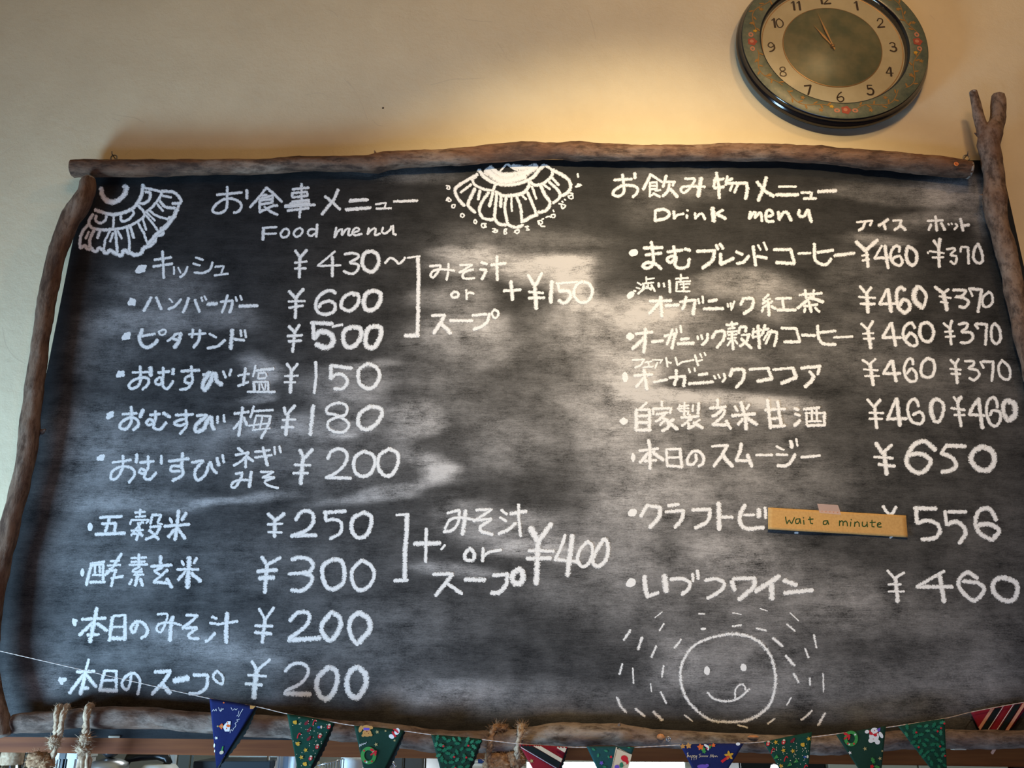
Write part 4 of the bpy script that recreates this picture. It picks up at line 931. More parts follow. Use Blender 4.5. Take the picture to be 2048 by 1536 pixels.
build('ink_lettering', g, M['ink'], paper, label='dark green handwritten words wait a minute')
g = Geo(); tp = [(1634, 1007.5), (1676, 1010), (1682.5, 1029.5), (1639, 1026)]
f_ = lambda u, v: tuple(np.array(tp[0]) * (1 - u) * (1 - v) + np.array(tp[1]) * u * (1 - v) + np.array(tp[2]) * u * v + np.array(tp[3]) * (1 - u) * v)
rows = [[f_(i / 14, j / 5) for i in range(15)] for j in range(6)]; vs = []
for j, r_ in enumerate(rows):
    for i, p in enumerate(r_):
        jx = (random.uniform(-.5, .5)) if i in (0, 14) else 0
        vs.append(psurf(p[0] + jx, p[1], .0006 if p[1] > 1019 else .0001))
g.add(vs, [(j * 15 + i, (j + 1) * 15 + i, (j + 1) * 15 + i + 1, j * 15 + i + 1) for j in range(5) for i in range(14)])
tape = build('tape', g, M['tape'], paper, label='pale pink half clear tape with a row of red dots')
g = Geo()
for k in range(5):
    p = f_(.14 + .18 * k, .78); c_ = psurf(p[0], p[1], .0009); g.lathe(c_, [(.0001, -.0001), (.00085, 0)], 'y', 8)
build('printed_dots', g, M['rose2'], tape)

# ---------------- small tags under the branch ----------------
for k, (px, py, Y, lb) in enumerate(((235, 1473, .0105, 'small beige metal tab under the left end of the board'), (1913, 1497, .0105, 'small pale metal tab under the right end of the board'))):
    g = Geo(); a = at(px - 12, py + 2.2, Y); b = at(px + 12, py - 2.2, Y - .0); g.box((a.x, -.002, a.z), (b.x, .0115, b.z), bev=.0006)
    o = build('metal_tab', g, flat('beige_metal', (.5, .42, .32)), origin=at(px, py, .005)); tag(o, lb, 'bracket')

# ---------------- wall clock ----------------
YD = -.006; cc = at(1664.5, 94, YD); S = pxscale(1664, 94, YD)
clock = empty('wall_clock', (cc.x, WY, cc.z), 'round wall clock with green floral ring and black rim on the wall', 'clock')
Rg, Rc, Ri, Ro = 98 * S, 146 * S, 146 * S, 183 * S
YR = -.021
def lat(name, prof, m, n=96, par=clock, label=None, smooth=True):
    g = Geo(); g.lathe((cc.x, 0, cc.z), prof, 'y', n); return build(name, g, m, par, label=label)
lat('clock_case', [(.001, WY - .0005), (Ro * .9, WY - .0005), (Ro * .975, WY - .006), (Ro * 1.035, WY - .016), (Ro * 1.045, WY - .022), (Ro * 1.03, -.008), (Ro * 1.005, -.0125), (Ro * 1.012, -.0165), (Ro * 1.008, YR + .002), (Ro * 1.0, YR + .0005)], M['black'])
lat('decorated_ring', [(Ro, YR + .0008), (Ro * .97, YR - .0005), (Ri * 1.03, YR - .0002), (Ri * 1.012, YR + .0005)], M['marble'], label='green marbled ring with printed vines and roses')
lat('inner_bezel', [(Ri * 1.014, YR + .0004), (Ri * 1.0, YR + .001), (Ri * .985, YR + .006), (Ri * .98, YD)], M['black'])
face = lat('dial', [(Ri * .985, YD), (Rg, YD)], M['cream'], label='cream dial ring with dark numerals')
lat('dial_centre', [(Rg * 1.0, YD - .0004), (Rg * .99, YD - .0009), (.0001, YD - .0009)], M['dialgreen'], label='green marbled middle of the dial')
lat('gold_ring', [(Rg * 1.012, YD - .0003), (Rg * 1.006, YD - .001), (Rg * .994, YD - .0011)], M['gold'])
lat('gold_ring', [(Ri * .965, YD - .0002), (Ri * .96, YD - .0008), (Ri * .952, YD - .0002)], M['gold'])
lat('cover_glass', [(.0001, YR + .0015), (Ri * .6, YR + .0022), (Ri * .995, YR + .0045)], M['glass'])
def csurf(Y):
    return lambda x, y, lift: Vector((cc.x + x * S, Y - lift, cc.z - y * S))   # clock-face units: dial pixels
NUM = {'0': '~5 0 1 3 0 8 2 14 6 15 10 11 10 5 5 0', '1': '2 3 6 0/w2.6 6 0 6 15', '2': '~1 4 4 0 9 1 9 6 4 11 0 15/w2.4 0 15 11 14', '3': '~1 2 5 0 9 2 8 6 4 7/w2.2 ~4 7 9 8 10 12 6 15 0 13', '4': '7 0 0 10/w1.2 0 10 11 10/w2.4 8 1 7 15', '5': '2 0 9 0/2 0 2 6/w2.2 ~2 6 7 5 10 9 8 14 3 15 0 13', '6': '~8 0 3 4 0 10 3 15 8 14 10 10 7 7 1 9', '7': 'w2.2 0 1 10 0/w2.2 10 0 4 15', '8': '~5 0 1 2 2 6 8 9 9 13 5 15 0 13 2 8 8 5 8 1 5 0', '9': '~9 4 5 0 1 2 0 6 4 8 9 5/w2 ~9 4 9 10 5 14 1 15'}
for h in range(1, 13):
    a = math.radians(h * 30); rr = 121; x0 = math.sin(a) * rr; y0 = -math.cos(a) * rr; g = Geo(); s_ = str(h); wd_ = 13 * len(s_) - 2 - (4 if s_ != '12' and '1' in s_ else 0)
    cx = x0 - wd_ * .6
    for ch in s_:
        for k, (pts, wd, sm) in enumerate(parse(NUM[ch], 0, 0, 1.5, 1.0)):
            ribbon(g, [(cx + p[0] * 1.28, y0 - 11 + p[1] * 1.5) for p in pts], wd * 1.7, sm, csurf(YD), .0003 + k * 1e-5, 0, step=1.2)
        cx += (9 if ch == '1' else 13) * 1.28
    build('numeral', g, M['brown'], face, label='numeral ' + s_)
for nm, ang, ln, wd, Y in (('hour_hand', -31, 62, 5.0, YD - .003), ('minute_hand', -14, 84, 4.2, YD - .0045)):
    a = math.radians(ang); d_ = Vector((math.sin(a), math.cos(a))); n_ = Vector((d_.y, -d_.x)); P = [(-.12, .5), (0, .7), (.15, .5), (.45, 1.0), (.6, .7), (.8, .25), (1, .05)]
    g = Geo(); L = [(d_ * ln * t + n_ * wd * w_ / 2) for t, w_ in P]; R_ = [(d_ * ln * t - n_ * wd * w_ / 2) for t, w_ in P]
    V3 = []
    for lay in (0, .0006):
        for q in L + R_: V3.append((cc.x + q.x * S, Y + lay, cc.z + q.y * S))
    k = len(P); fs = [(i, i + 1, k + i + 1, k + i) for i in range(k - 1)] + [(2 * k + i, 3 * k + i, 3 * k + i + 1, 2 * k + i + 1) for i in range(k - 1)] + [(i, 2 * k + i, 2 * k + i + 1, i + 1) for i in range(k - 1)] + [(k + i, k + i + 1, 3 * k + i + 1, 3 * k + i) for i in range(k - 1)]
    g.add(V3, fs, smooth=False); build(nm, g, M['gold'], clock)
lat('hand_pin', [(.0001, YD - .0065), (3 * S, YD - .006), (4.5 * S, YD - .004), (4.5 * S, YD)], M['gold'], 20)
# vines, leaves and roses printed on the ring
ring = [o for o in clock.children if o.name.startswith('decorated_ring')][0]
cs = csurf(YR - .0006); Rm = (Ri / S * 1.03 + Ro / S * .97) / 2
def pol(r, a): return (math.sin(a) * r, -math.cos(a) * r)
def disc(g, x, y, rx, ry, rot, mi, lift, n=12, surf=cs, petal=0):
    pts = []
    for k in range(n):
        t_ = 2 * math.pi * k / n; q = 1 + petal * math.cos(5 * t_); a = rx * q * math.cos(t_); b = ry * q * math.sin(t_); pts.append(surf(x + a * math.cos(rot) - b * math.sin(rot), y + a * math.sin(rot) + b * math.cos(rot), lift))
    g.add(pts + [surf(x, y, lift)], [(k, (k + 1) % n, n) for k in range(n)][::-1], mi)
gv = Geo(); gl = Geo()
for q in range(4):
    for sgn in (1, -1):
        base = math.radians(90 * q); P = []
        for t_ in np.linspace(.13, .74, 14): P.append(pol(Rm + 7.5 * math.sin(t_ * 11 + q), base + sgn * t_))
        ribbon(gv, P, 1.5, True, cs, .0001, 0)
        for i, t_ in enumerate(np.linspace(.2, .7, 7)):
            x, y = pol(Rm + 7.5 * math.sin(t_ * 11 + q) + (5 if i % 2 else -5), base + sgn * t_); disc(gl, x, y, 5.2, 1.8, base + sgn * t_ + (.9 if i % 2 else -.9), 0, .00014 + i * 1e-6, 10)
            if i % 3 == 1: disc(gl, *pol(Rm - 7.5 * math.sin(t_ * 11 + q), base + sgn * t_), 3.6, 3.6, 0, 0, .00015, 20, petal=.45)
build('printed_vine', gv, M['vine'], ring); build('printed_leaves', gl, M['vine'], ring)
for q in range(4):
    base = math.radians(90 * q); g = Geo(); x, y = pol(Rm, base); disc(g, x, y, 9, 9, 0, 0, .0002, 20, petal=.12)
    for s_ in (-1, 1): disc(g, *pol(Rm + 2, base + s_ * .105), 6, 5, base, 1, .00022, 14); disc(g, *pol(Rm + 2, base + s_ * .105), 2.6, 2.2, base, 2, .00024, 10)
    disc(g, x - 1, y - 1, 4, 4, 0, 1, .00026, 12); disc(g, *pol(Rm - 6, base + .17), 4, 3.2, 0, 3, .0002, 14, petal=.3)
    build('printed_rose', g, [M['rose'], M['rose2'], M['marble'], M['yel']], ring)
# ---------------- bunting: string and flags ----------------
YS = -.058
def ystr(px): return YS + (.046 * max(0, min(1, (px - 1885) / 55)))
SP = [(-60, 1288), (0, 1302), (200, 1348), (419, 1397), (512, 1413), (574, 1427.5), (668, 1444.5), (708, 1451), (809, 1462), (862, 1469), (964, 1479), (1038, 1487.5), (1135, 1494), (1173, 1494.5), (1269, 1494.5), (1360, 1490), (1488, 1486), (1527, 1483.5), (1624, 1474), (1672, 1468), (1772, 1455), (1800, 1451), (1889, 1437), (1941, 1424.5), (2000, 1413), (2080, 1399)]
g = Geo(); SPc = crom(SP, 5)
for k in range(2):
    pts = []
    for i, p in enumerate(SPc):
        q = at(p[0], p[1], ystr(p[0])); a = i * 1.3 + k * math.pi; pts.append(q + Vector((0, math.cos(a), math.sin(a))) * .00028)
    g.tube(pts, .00042, 6)
st = build('bunting_string', g, M['string'], origin=at(1024, 1487, YS)); tag(st, 'thin pale string holding the row of fabric flags across the board bottom', 'string')
def sline(px):
    for a, b in zip(SP[:-1], SP[1:]):
        if a[0] <= px <= b[0]: return a[1] + (b[1] - a[1]) * (px - a[0]) / (b[0] - a[0])
    return 1487
def flag(tl, tr, tip, cloth, label, prints, seed, back='p_dark', Y=None, backoff=(6, 2), cut=None):
    """triangular cloth flag; prints: list of (name, [(kind, material, ...)])"""
    yb = YS - .0012 if Y is None else Y
    e = empty('bunting_flag', at((tl[0] + tr[0]) / 2, (tl[1] + tr[1]) / 2, yb), label, 'bunting flag', 'fabric flags on the string')
    wd = tr[0] - tl[0]
    def fs_(px, py, lift=0.0):
        t = (px - tl[0]) / wd; v = (py - tl[1]) / max(20, tip[1] - tl[1])
        y = yb - .004 * math.sin(t * 3.1 + seed) * min(1, max(0, v) * 2) - .0016 * math.sin(t * 9 + seed * 2) * max(0, v) + (0 if Y is None else .0045 * math.sin(t * 3.1 + seed) * v)
        return at(px, py, y - lift)
    g = Geo(); n1, n2 = 16, 18; vs = []
    vcut = 1.0 if cut is None else cut
    for lay in (0, -.0006):
        for j in range(n2 + 1):
            v = j / n2 * vcut
            for i in range(n1 + 1):
                u = i / n1; a = (tl[0] + (tip[0] - tl[0]) * v, tl[1] + (tip[1] - tl[1]) * v); b = (tr[0] + (tip[0] - tr[0]) * v, tr[1] + (tip[1] - tr[1]) * v)
                sag = 2.2 * math.sin(math.pi * u) * (1 - v)
                vs.append(fs_(a[0] + (b[0] - a[0]) * u, a[1] + (b[1] - a[1]) * u - sag * .4, lay))
    W1 = n1 + 1; tot = W1 * (n2 + 1); fs = []
    for j in range(n2):
        for i in range(n1):
            a = j * W1 + i; fs.append((a, a + W1, a + W1 + 1, a + 1)); a += tot; fs.append((a, a + 1, a + W1 + 1, a + W1))
    bd = [j * W1 for j in range(n2 + 1)] + [n2 * W1 + i for i in range(1, W1)] + [j * W1 + n1 for j in range(n2 - 1, -1, -1)] + [i for i in range(n1 - 1, 0, -1)]
    for a, b in zip(bd, bd[1:] + bd[:1]): fs.append((a, a + tot, b + tot, b))
    g.add(vs, fs); cl = build('front_cloth', g, M[cloth], e)
    # back layer peeping out on one side with a pinked edge
    if backoff:
        g = Geo(); pts = []; ox, oy = backoff; nz = 26
        A = (tr[0] + ox * .25, tr[1] + oy * .2); B = (tip[0] + ox * .5, tip[1])
        zig = []
        for i in range(nz + 1):
            t = i / nz; x = A[0] + (B[0] - A[0]) * t; y = A[1] + (B[1] - A[1]) * t; z = (1.3 if i % 2 else -.3); bulge = ox * 1.0 * math.sin(math.pi * min(1, t * 1.1))
            zig.append((x + z + bulge, y + z * .4))
        inner = [(A[0] + (B[0] - A[0]) * (i / nz) - 14 * (1 - i / nz) - 1, A[1] + (B[1] - A[1]) * (i / nz)) for i in range(nz + 1)]
        def bs(p, d):
            q = fs_(p[0], p[1]); q2 = at(p[0], p[1], min(YS + .006, q.y + .0022 + d)); return q2
        V = [bs(p, 0) for p in zig] + [bs(p, 0) for p in inner] + [bs(p, .0006) for p in zig] + [bs(p, .0006) for p in inner]; k = nz + 1
        f2 = []
        for i in range(nz):
            f2 += [(i, i + 1, k + i + 1, k + i), (2 * k + i + 1, 2 * k + i, 3 * k + i, 3 * k + i + 1), (i + 1, i, 2 * k + i, 2 * k + i + 1)]
        g.add(V, f2, smooth=False); build('back_cloth', g, M[back], e)
    for name, mats_, shapes in prints:
        g = Geo(); mats_l = [M[m_] for m_ in mats_]
        for k, s_ in enumerate(shapes):
            lift = .0007 + k * 2e-5
            if s_[0] == 'p': g.add([fs_(x, y, lift) for x, y in s_[2]], [tuple(range(len(s_[2])))][:1], s_[1], smooth=False)
            elif s_[0] == 'd':
                _, mi, x, y, rx, ry, rot = s_; disc(g, x, y, rx, ry, rot, mi, lift, 12, fs_)
            elif s_[0] == 'f':
                _, mi, x, y, r, pet = s_; disc(g, x, y, r, r, seed, mi, lift, 20, fs_, pet)
            elif s_[0] == 's':
                _, mi, x, y, r = s_; pp = []
                for q in range(10):
                    a = math.pi * q / 5 - .3; rr = r if q % 2 == 0 else r * .42; pp.append(fs_(x + rr * math.sin(a), y - rr * math.cos(a), lift))
                g.add(pp + [fs_(x, y, lift)], [(q, (q + 1) % 10, 10) for q in range(10)][::-1], mi)
            elif s_[0] == 'l':
                for pts, wd_, sm in parse(s_[4], s_[2], s_[3], s_[5] if len(s_) > 5 else 1.0, 1.0): ribbon(g, pts, wd_, sm, fs_, lift, 0, s_[1], 1.0)
            elif s_[0] == 'h':   # holly leaf
                _, mi, x, y, r, rot = s_; pp = []
                for q in range(14):
                    a = 2 * math.pi * q / 14; rr = (1.0 if q % 2 == 0 else .62); px_ = r * rr * math.cos(a); py_ = r * .55 * rr * math.sin(a)
                    pp.append(fs_(x + px_ * math.cos(rot) - py_ * math.sin(rot), y + px_ * math.sin(rot) + py_ * math.cos(rot), lift))
                g.add(pp + [fs_(x, y, lift)], [(q, (q + 1) % 14, 14) for q in range(14)][::-1], mi)
        build(name, g, mats_l, cl)
    return e
def inside(tl, tr, tip, x, y, m=2.5):
    def sd(a, b): return ((b[0] - a[0]) * (y - a[1]) - (b[1] - a[1]) * (x - a[0])) / math.hypot(b[0] - a[0], b[1] - a[1])
    return sd(tl, tr) > m and sd(tr, tip) > m and sd(tip, tl) > m
def holly(tl, tr, tip, seed, r=7.2):
    rnd = random.Random(seed); sh = []; be = []; pts = []
    for _ in range(900):
        x = rnd.uniform(tl[0] - 5, tr[0] + 5); y = rnd.uniform(min(tl[1], tr[1]), 1560)
        if not inside(tl, tr, tip, x, y, 3.4) or any(math.hypot(x - a, y - b) < 9.4 for a, b in pts): continue
        pts.append((x, y)); sh.append(('h', rnd.choice((0, 0, 1)), x, y, r * rnd.uniform(.85, 1.15), rnd.uniform(0, 3.1)))
        if rnd.random() < .22: be.append(('f', 2, x + 4, y + 2, 2.0, .2))
    return [('holly_print', ['p_leaf', 'p_leaf2', 'p_red'], sh + be)]
def toys(tl, tr, tip, seed):
    rnd = random.Random(seed); sh = []; pts = []
    for _ in range(700):
        x = rnd.uniform(tl[0] - 5, tr[0] + 5); y = rnd.uniform(min(tl[1], tr[1]), 1560)
        if not inside(tl, tr, tip, x, y, 5) or any(math.hypot(x - a, y - b) < 14.5 for a, b in pts): continue
        pts.append((x, y)); k = rnd.randrange(7)
        if k == 0: sh += [('d', 0, x, y, 4.6, 3.4, .6), ('d', 0, x + 2, y - 2.6, 1.8, 1.8, 0)]
        elif k == 1: sh += [('p', 4, [(x - 5, y + 3), (x + 5, y + 1), (x + 1, y - 6)])]
        elif k == 2: sh += [('d', 1, x, y, 3.6, 4.8, .5), ('d', 2, x + 1, y - 4, 2.6, 2.0, 0), ('d', 2, x, y + 1, 1.6, 1.6, 0)]
        elif k == 3: sh += [('s', 0, x, y, 5.2)]
        elif k == 4: sh += [('d', 3, x, y, 3.0, 5.2, .8), ('d', 3, x + 3, y - 4, 2.2, 2.2, 0)]
        elif k == 5: sh += [('d', 5, x - 2, y, 3.4, 2.4, 0), ('d', 2, x + 3, y - .5, 2.0, 3.2, 0)]
        else: sh += [('l', 1, x, y, '~-2 5 0 -2 3 -5 5 -2', 2.0)]
    for _ in range(90):
        x = rnd.uniform(tl[0], tr[0]); y = rnd.uniform(tl[1], 1550)
        if inside(tl, tr, tip, x, y, 2): sh.append(('d', 2, x, y, .8, .8, 0))
    return [('toy_print', ['p_yel', 'p_red', 'p_cream', 'p_maroon', 'p_green', 'p_blue'], sh)]
def wreath(cx, cy, r, bx, by):
    sh = []
    for k in range(26):
        a = 2 * math.pi * k / 26; sh.append(('d', 0, cx + r * math.cos(a) * .86, cy + r * math.sin(a), r * .30, r * .24, a + .9))
    for a in (1.0, 2.2, 3.9): sh.append(('d', 1, cx + r * .86 * math.cos(a), cy + r * math.sin(a), 1.8, 1.8, 0))
    for a in (1.9, 5.6): sh.append(('s', 2, cx + r * .86 * math.cos(a), cy + r * math.sin(a), 2.7))
    sh += [('d', 1, cx + bx - 3, cy + by - 2, 4.2, 2.6, .5), ('d', 1, cx + bx + 3, cy + by + 2, 4.2, 2.6, -.6), ('d', 1, cx + bx + 4, cy + by + 6, 1.8, 4.2, .3), ('d', 1, cx + bx - 3, cy + by + 6, 1.8, 4.4, .9)]
    return ('wreath_print', ['p_green', 'p_red', 'p_white'], sh)
# 1 navy with chapel
flag((419, 1397), (512, 1413), (433, 1538), 'navy', 'navy fabric flag with a small white chapel, leftmost on the string', [
    ('chapel_print', ['p_white', 'p_or', 'p_gold'], [('p', 0, [(446.5, 1452), (455, 1442.5), (461.5, 1442.5), (459, 1463), (450, 1463), (446, 1455)]), ('p', 1, [(437.5, 1452.5), (444, 1446.5), (447, 1452), (443, 1459)]), ('d', 1, 456.5, 1451.5, 4.2, 2.8, .1), ('d', 2, 443, 1452.5, 1.8, 1.8, 0), ('d', 1, 455, 1445.5, 1.2, 1.6, 0), ('d', 1, 453, 1457, 1.2, 1.6, 0), ('s', 2, 435.3, 1452.5, 2.6)]),
    ('star_print', ['p_white', 'p_or'], [('s', 0, 432.6, 1476, 3.8), ('s', 1, 447.5, 1405.5, 2.2)]),
    ('script_print', ['p_white'], [('l', 0, 424, 1414, '~0 9 3 5 5 8 8 4 9 8/~13 1 16 8 19 2 17 9 22 3 23 5/~38 1 41 7/43 6 45 3 48 6 51 3', .7), ('l', 0, 468, 1444, '~10 -22 8 -14 5 -12/~18 -26 14 -20 12 -16 9 -10/~1 12 4 6 2 3 8 -2 5 -4 11 -6/~-8 22 -6 15 -3 18 -1 12', .7)]),
    ('mushroom_print', ['p_cream', 'p_green', 'p_white'], [('d', 0, 443, 1505, 4.5, 3.6, -.6), ('p', 1, [(442, 1501), (445, 1492), (447, 1493), (445, 1502)]), ('d', 2, 428.5, 1491, 1.6, 4.2, .1), ('d', 2, 429.3, 1502, 1.0, 3, .1)]),
    ('corner_patch', ['p_tan'], [('p', 0, [(500, 1411), (511, 1412.5), (506, 1418), (500, 1418)])])], .3, 'p_dark', backoff=(9, 3))
A = ((574, 1427.5), (668, 1444.5), (602, 1575)); flag(*A, 'pine', 'small print green flag with yellow bells, second from the left', toys(*A, 5), 1.1)
flag((708, 1451), (809, 1461), (740, 1597), 'bottle', 'dark green flag with upside down teddy bear, third from the left', [
    ('teddy_print', ['p_tan', 'p_purple', 'p_maroon'], [('d', 0, 721, 1458, 3.6, 7.2, .3), ('d', 0, 742, 1455, 4.2, 3.2, .3), ('d', 0, 733, 1456, 9, 6, .1), ('d', 0, 734, 1466, 9, 7.6, 0), ('d', 0, 726, 1471, 3, 2.8, 0), ('d', 0, 742, 1470, 3, 2.8, 0), ('p', 1, [(727, 1460.5), (727, 1455.5), (739, 1456), (739, 1460.5)]), ('d', 2, 733.5, 1463, 1.5, 1.2, 0), ('d', 2, 729.5, 1466.5, .8, .8, 0), ('d', 2, 737, 1467, .8, .8, 0)]),
    ('star_print', ['p_gold'], [('s', 0, 754.5, 1464, 4.2), ('s', 0, 752, 1489, 4.4), ('s', 0, 789, 1481, 3.0), ('s', 0, 771, 1462, 2.6)]),
    ('stocking_print', ['p_white', 'p_red'], [('d', 0, 794, 1463, 5.2, 7, .4), ('d', 0, 783, 1473, 5.6, 4.4, .5), ('p', 1, [(783, 1464), (786, 1462), (793, 1473), (789, 1475)]), ('p', 1, [(786, 1459), (788, 1457), (798, 1464), (796, 1467)]), ('l', 1, 790, 1458, '0 0 6 3', 1.2)]),
    ('script_print', ['p_white'], [('l', 0, 718, 1484, '~1 10 2 4 4 8 6 3 8 6 10 2 12 4 15 0', .8)]), wreath(737, 1511, 14, 10, -9)], 2.0)
A = ((862, 1469), (964, 1478), (902, 1618)); flag(*A, 'bottle', 'green holly leaf flag left of the brown twine tuft', holly(*A, 3), .9, backoff=(4, 2))
def stripes(tl, tr, tip, dirv, off, spec, ylim=1560):
    """diagonal bands clipped to the flag triangle; spec: (start, end, mat index)"""
    n_ = (-dirv[1], dirv[0]); out = []
    def clip(poly, a, b, c, keep):
        res = []
        for p, q in zip(poly, poly[1:] + poly[:1]):
            sp = a * p[0] + b * p[1] - c; sq = a * q[0] + b * q[1] - c
            if keep * sp >= 0: res.append(p)
            if sp * sq < 0: t = sp / (sp - sq); res.append((p[0] + (q[0] - p[0]) * t, p[1] + (q[1] - p[1]) * t))
        return res
    for s0, s1, mi in spec:
        poly = [tl, tr, tip]
        c0 = n_[0] * off[0] + n_[1] * off[1]
        poly = clip(poly, n_[0], n_[1], c0 + s0, 1)
        if len(poly) >= 3: poly = clip(poly, n_[0], n_[1], c0 + s1, -1)
        if len(poly) >= 3:
            cxm = sum(p[0] for p in poly) / len(poly); cym = sum(p[1] for p in poly) / len(poly)
            # split finely so the band follows the cloth
            out.append(('q', mi, poly))
    return out
def band_prints(tl, tr, tip, dirv, off, spec, mats_, cand=()):
    sh = []
    d = math.hypot(*dirv); dv = (dirv[0] / d, dirv[1] / d); n_ = (-dv[1], dv[0])
    for s0, s1, mi in spec:
        step = 3.0
        for t in np.arange(-120, 120, step):
            q = [(off[0] + dv[0] * a + n_[0] * b, off[1] + dv[1] * a + n_[1] * b) for a, b in ((t, s0), (t + step, s0), (t + step, s1), (t, s1))]
            for sub in ([q],):
                k = sum(inside(tl, tr, tip, x, y, .3) for x, y in q)
                if k == 4: sh.append(('p', mi, q[::-1]))
                elif k > 0:
                    # finer cells along the hem
                    for u0 in np.arange(0, 1, .25):
                        for v0 in np.arange(0, 1, .25):
                            r_ = [(off[0] + dv[0] * (t + step * a) + n_[0] * (s0 + (s1 - s0) * b), off[1] + dv[1] * (t + step * a) + n_[1] * (s0 + (s1 - s0) * b)) for a, b in ((u0, v0), (u0 + .25, v0), (u0 + .25, v0 + .25), (u0, v0 + .25))]
                            if all(inside(tl, tr, tip, x, y, .2) for x, y in r_): sh.append(('p', mi, r_[::-1]))
    for s0, s1, mi in cand:   # slanted candy ticks
        for t in np.arange(-120, 120, 3.2):
            q = [(off[0] + dv[0] * a + n_[0] * b, off[1] + dv[1] * a + n_[1] * b) for a, b in ((t, s0), (t + 1.1, s0), (t + 3.1, s1), (t + 2.0, s1))]
            if all(inside(tl, tr, tip, x, y, .2) for x, y in q): sh.append(('p', mi, q[::-1]))
    return ('stripe_print', mats_, sh)
# layers share the lift, so every print stays in one thin sheet per kind
A = ((1038, 1489), (1135, 1494), (1096, 1592)); dv = (68, 40)
flag(*A, 'burg', 'burgundy flag with diagonal dark green and candy stripes, right of the twine', [band_prints(*A, dv, (1040, 1491), [(1.5, 2.8, 2), (-11.5, 0.5, 0), (-20, -12.5, 1), (-45, -33, 1)], ['p_dark', 'p_cream', 'p_white'], []), band_prints(*A, dv, (1040, 1491), [], ['p_red'], [(-19.5, -13, 0), (-44, -34, 0)]),
    ('star_print', ['p_gold'], [('s', 0, 1055, 1499, 2), ('s', 0, 1069, 1504, 2), ('s', 0, 1082, 1515, 2), ('s', 0, 1063, 1522, 5), ('s', 0, 1102, 1524, 2)])], 1.7, 'p_dark', backoff=(4, 2))
flag((1173, 1493), (1269, 1494), (1227, 1607), 'teal', 'teal flag with a cream stitched patch, in front of the bright hatch', [
    ('patch_print', ['p_cream', 'p_dark', 'p_red', 'p_leaf2', 'p_purple'], [('p', 0, [(1218, 1560), (1232, 1494), (1264, 1509), (1256, 1540)]), ('l', 1, 1234, 1497, '0 0 30 12', .7), ('l', 1, 1221, 1552, '0 -2 12 -52', .7), ('d', 2, 1249, 1517, 7.5, 6, .5), ('d', 2, 1253, 1524, 4.4, 5, 0), ('d', 0, 1249, 1527, 4, 3, 0), ('d', 3, 1243, 1530, 4, 5.5, 0), ('d', 4, 1234, 1534, 5, 4.5, 0), ('s', 1, 1235.5, 1497, 2.6)]),
    ('holly_print', ['p_leaf2', 'p_red', 'p_purple'], [('h', 0, 1187, 1499, 5, .6), ('h', 0, 1196, 1511, 5, 1.7), ('h', 0, 1212, 1502, 5, .4), ('h', 0, 1217, 1514, 4, 1.2), ('f', 1, 1222, 1514, 2.4, .2), ('f', 2, 1203, 1526, 3.4, .3), ('h', 0, 1209, 1534, 5, .1), ('h', 0, 1258, 1495.5, 3.4, .1)])], .2, backoff=None)
flag((1360, 1489), (1488, 1486.5), (1417, 1601), 'navy', 'navy flag with orange flowers and script, widest on the string', [
    ('bouquet_print', ['p_or', 'p_green', 'p_white', 'p_red'], [('h', 1, 1407, 1500, 9, 1.2), ('h', 1, 1418, 1494, 8, 2.6), ('f', 0, 1401, 1494, 5.4, .3), ('d', 2, 1413, 1492, 6, 2.4, .6), ('d', 2, 1416, 1496, 5, 2.2, 1.5), ('d', 3, 1414, 1497, 1.8, 1.8, 0), ('d', 3, 1420, 1490.5, 1.8, 1.8, 0), ('f', 0, 1427, 1490.5, 3.4, .3)]),
    ('flower_print', ['p_tan', 'p_or', 'p_red', 'p_yel'], [('f', 0, 1365.5, 1492.5, 4.2, .3), ('f', 0, 1377, 1491.5, 5, .3), ('f', 3, 1458, 1511, 7.2, .4), ('p', 2, [(1441, 1522), (1456, 1511), (1460, 1514), (1445, 1526)])]),
    ('snow_print', ['p_white', 'p_purple'], [('d', 0, 1476, 1488, 4.4, 3.2, 0), ('d', 1, 1405, 1533, 11, 4.4, 0), ('d', 1, 1414, 1531, 4, 3.2, 0)]),
    ('script_print', ['p_cream'], [('l', 0, 1373, 1506, '~1 2 3 -1 1 9/~1 9 4 4 5 8 8 5 9 9/~10 14 11 5 14 6 11 9/~15 14 15 5 18 6 16 9/~18 9 21 5 19 13/~29 2 25 3 28 6 25 9/29 8 31 5 33 8 35 5 37 8/~37 8 39 5 41 8 43 5/~47 9 49 3 51 8 53 3 54 9/54 8 57 5 58 8 60 5 62 8', .8)])], .8, backoff=None)
A = ((1527, 1484), (1624, 1464), (1608, 1620)); flag(*A, 'pine', 'small print green flag with yellow bells, right of the navy script flag', toys(*A, 11), 1.9, backoff=None)
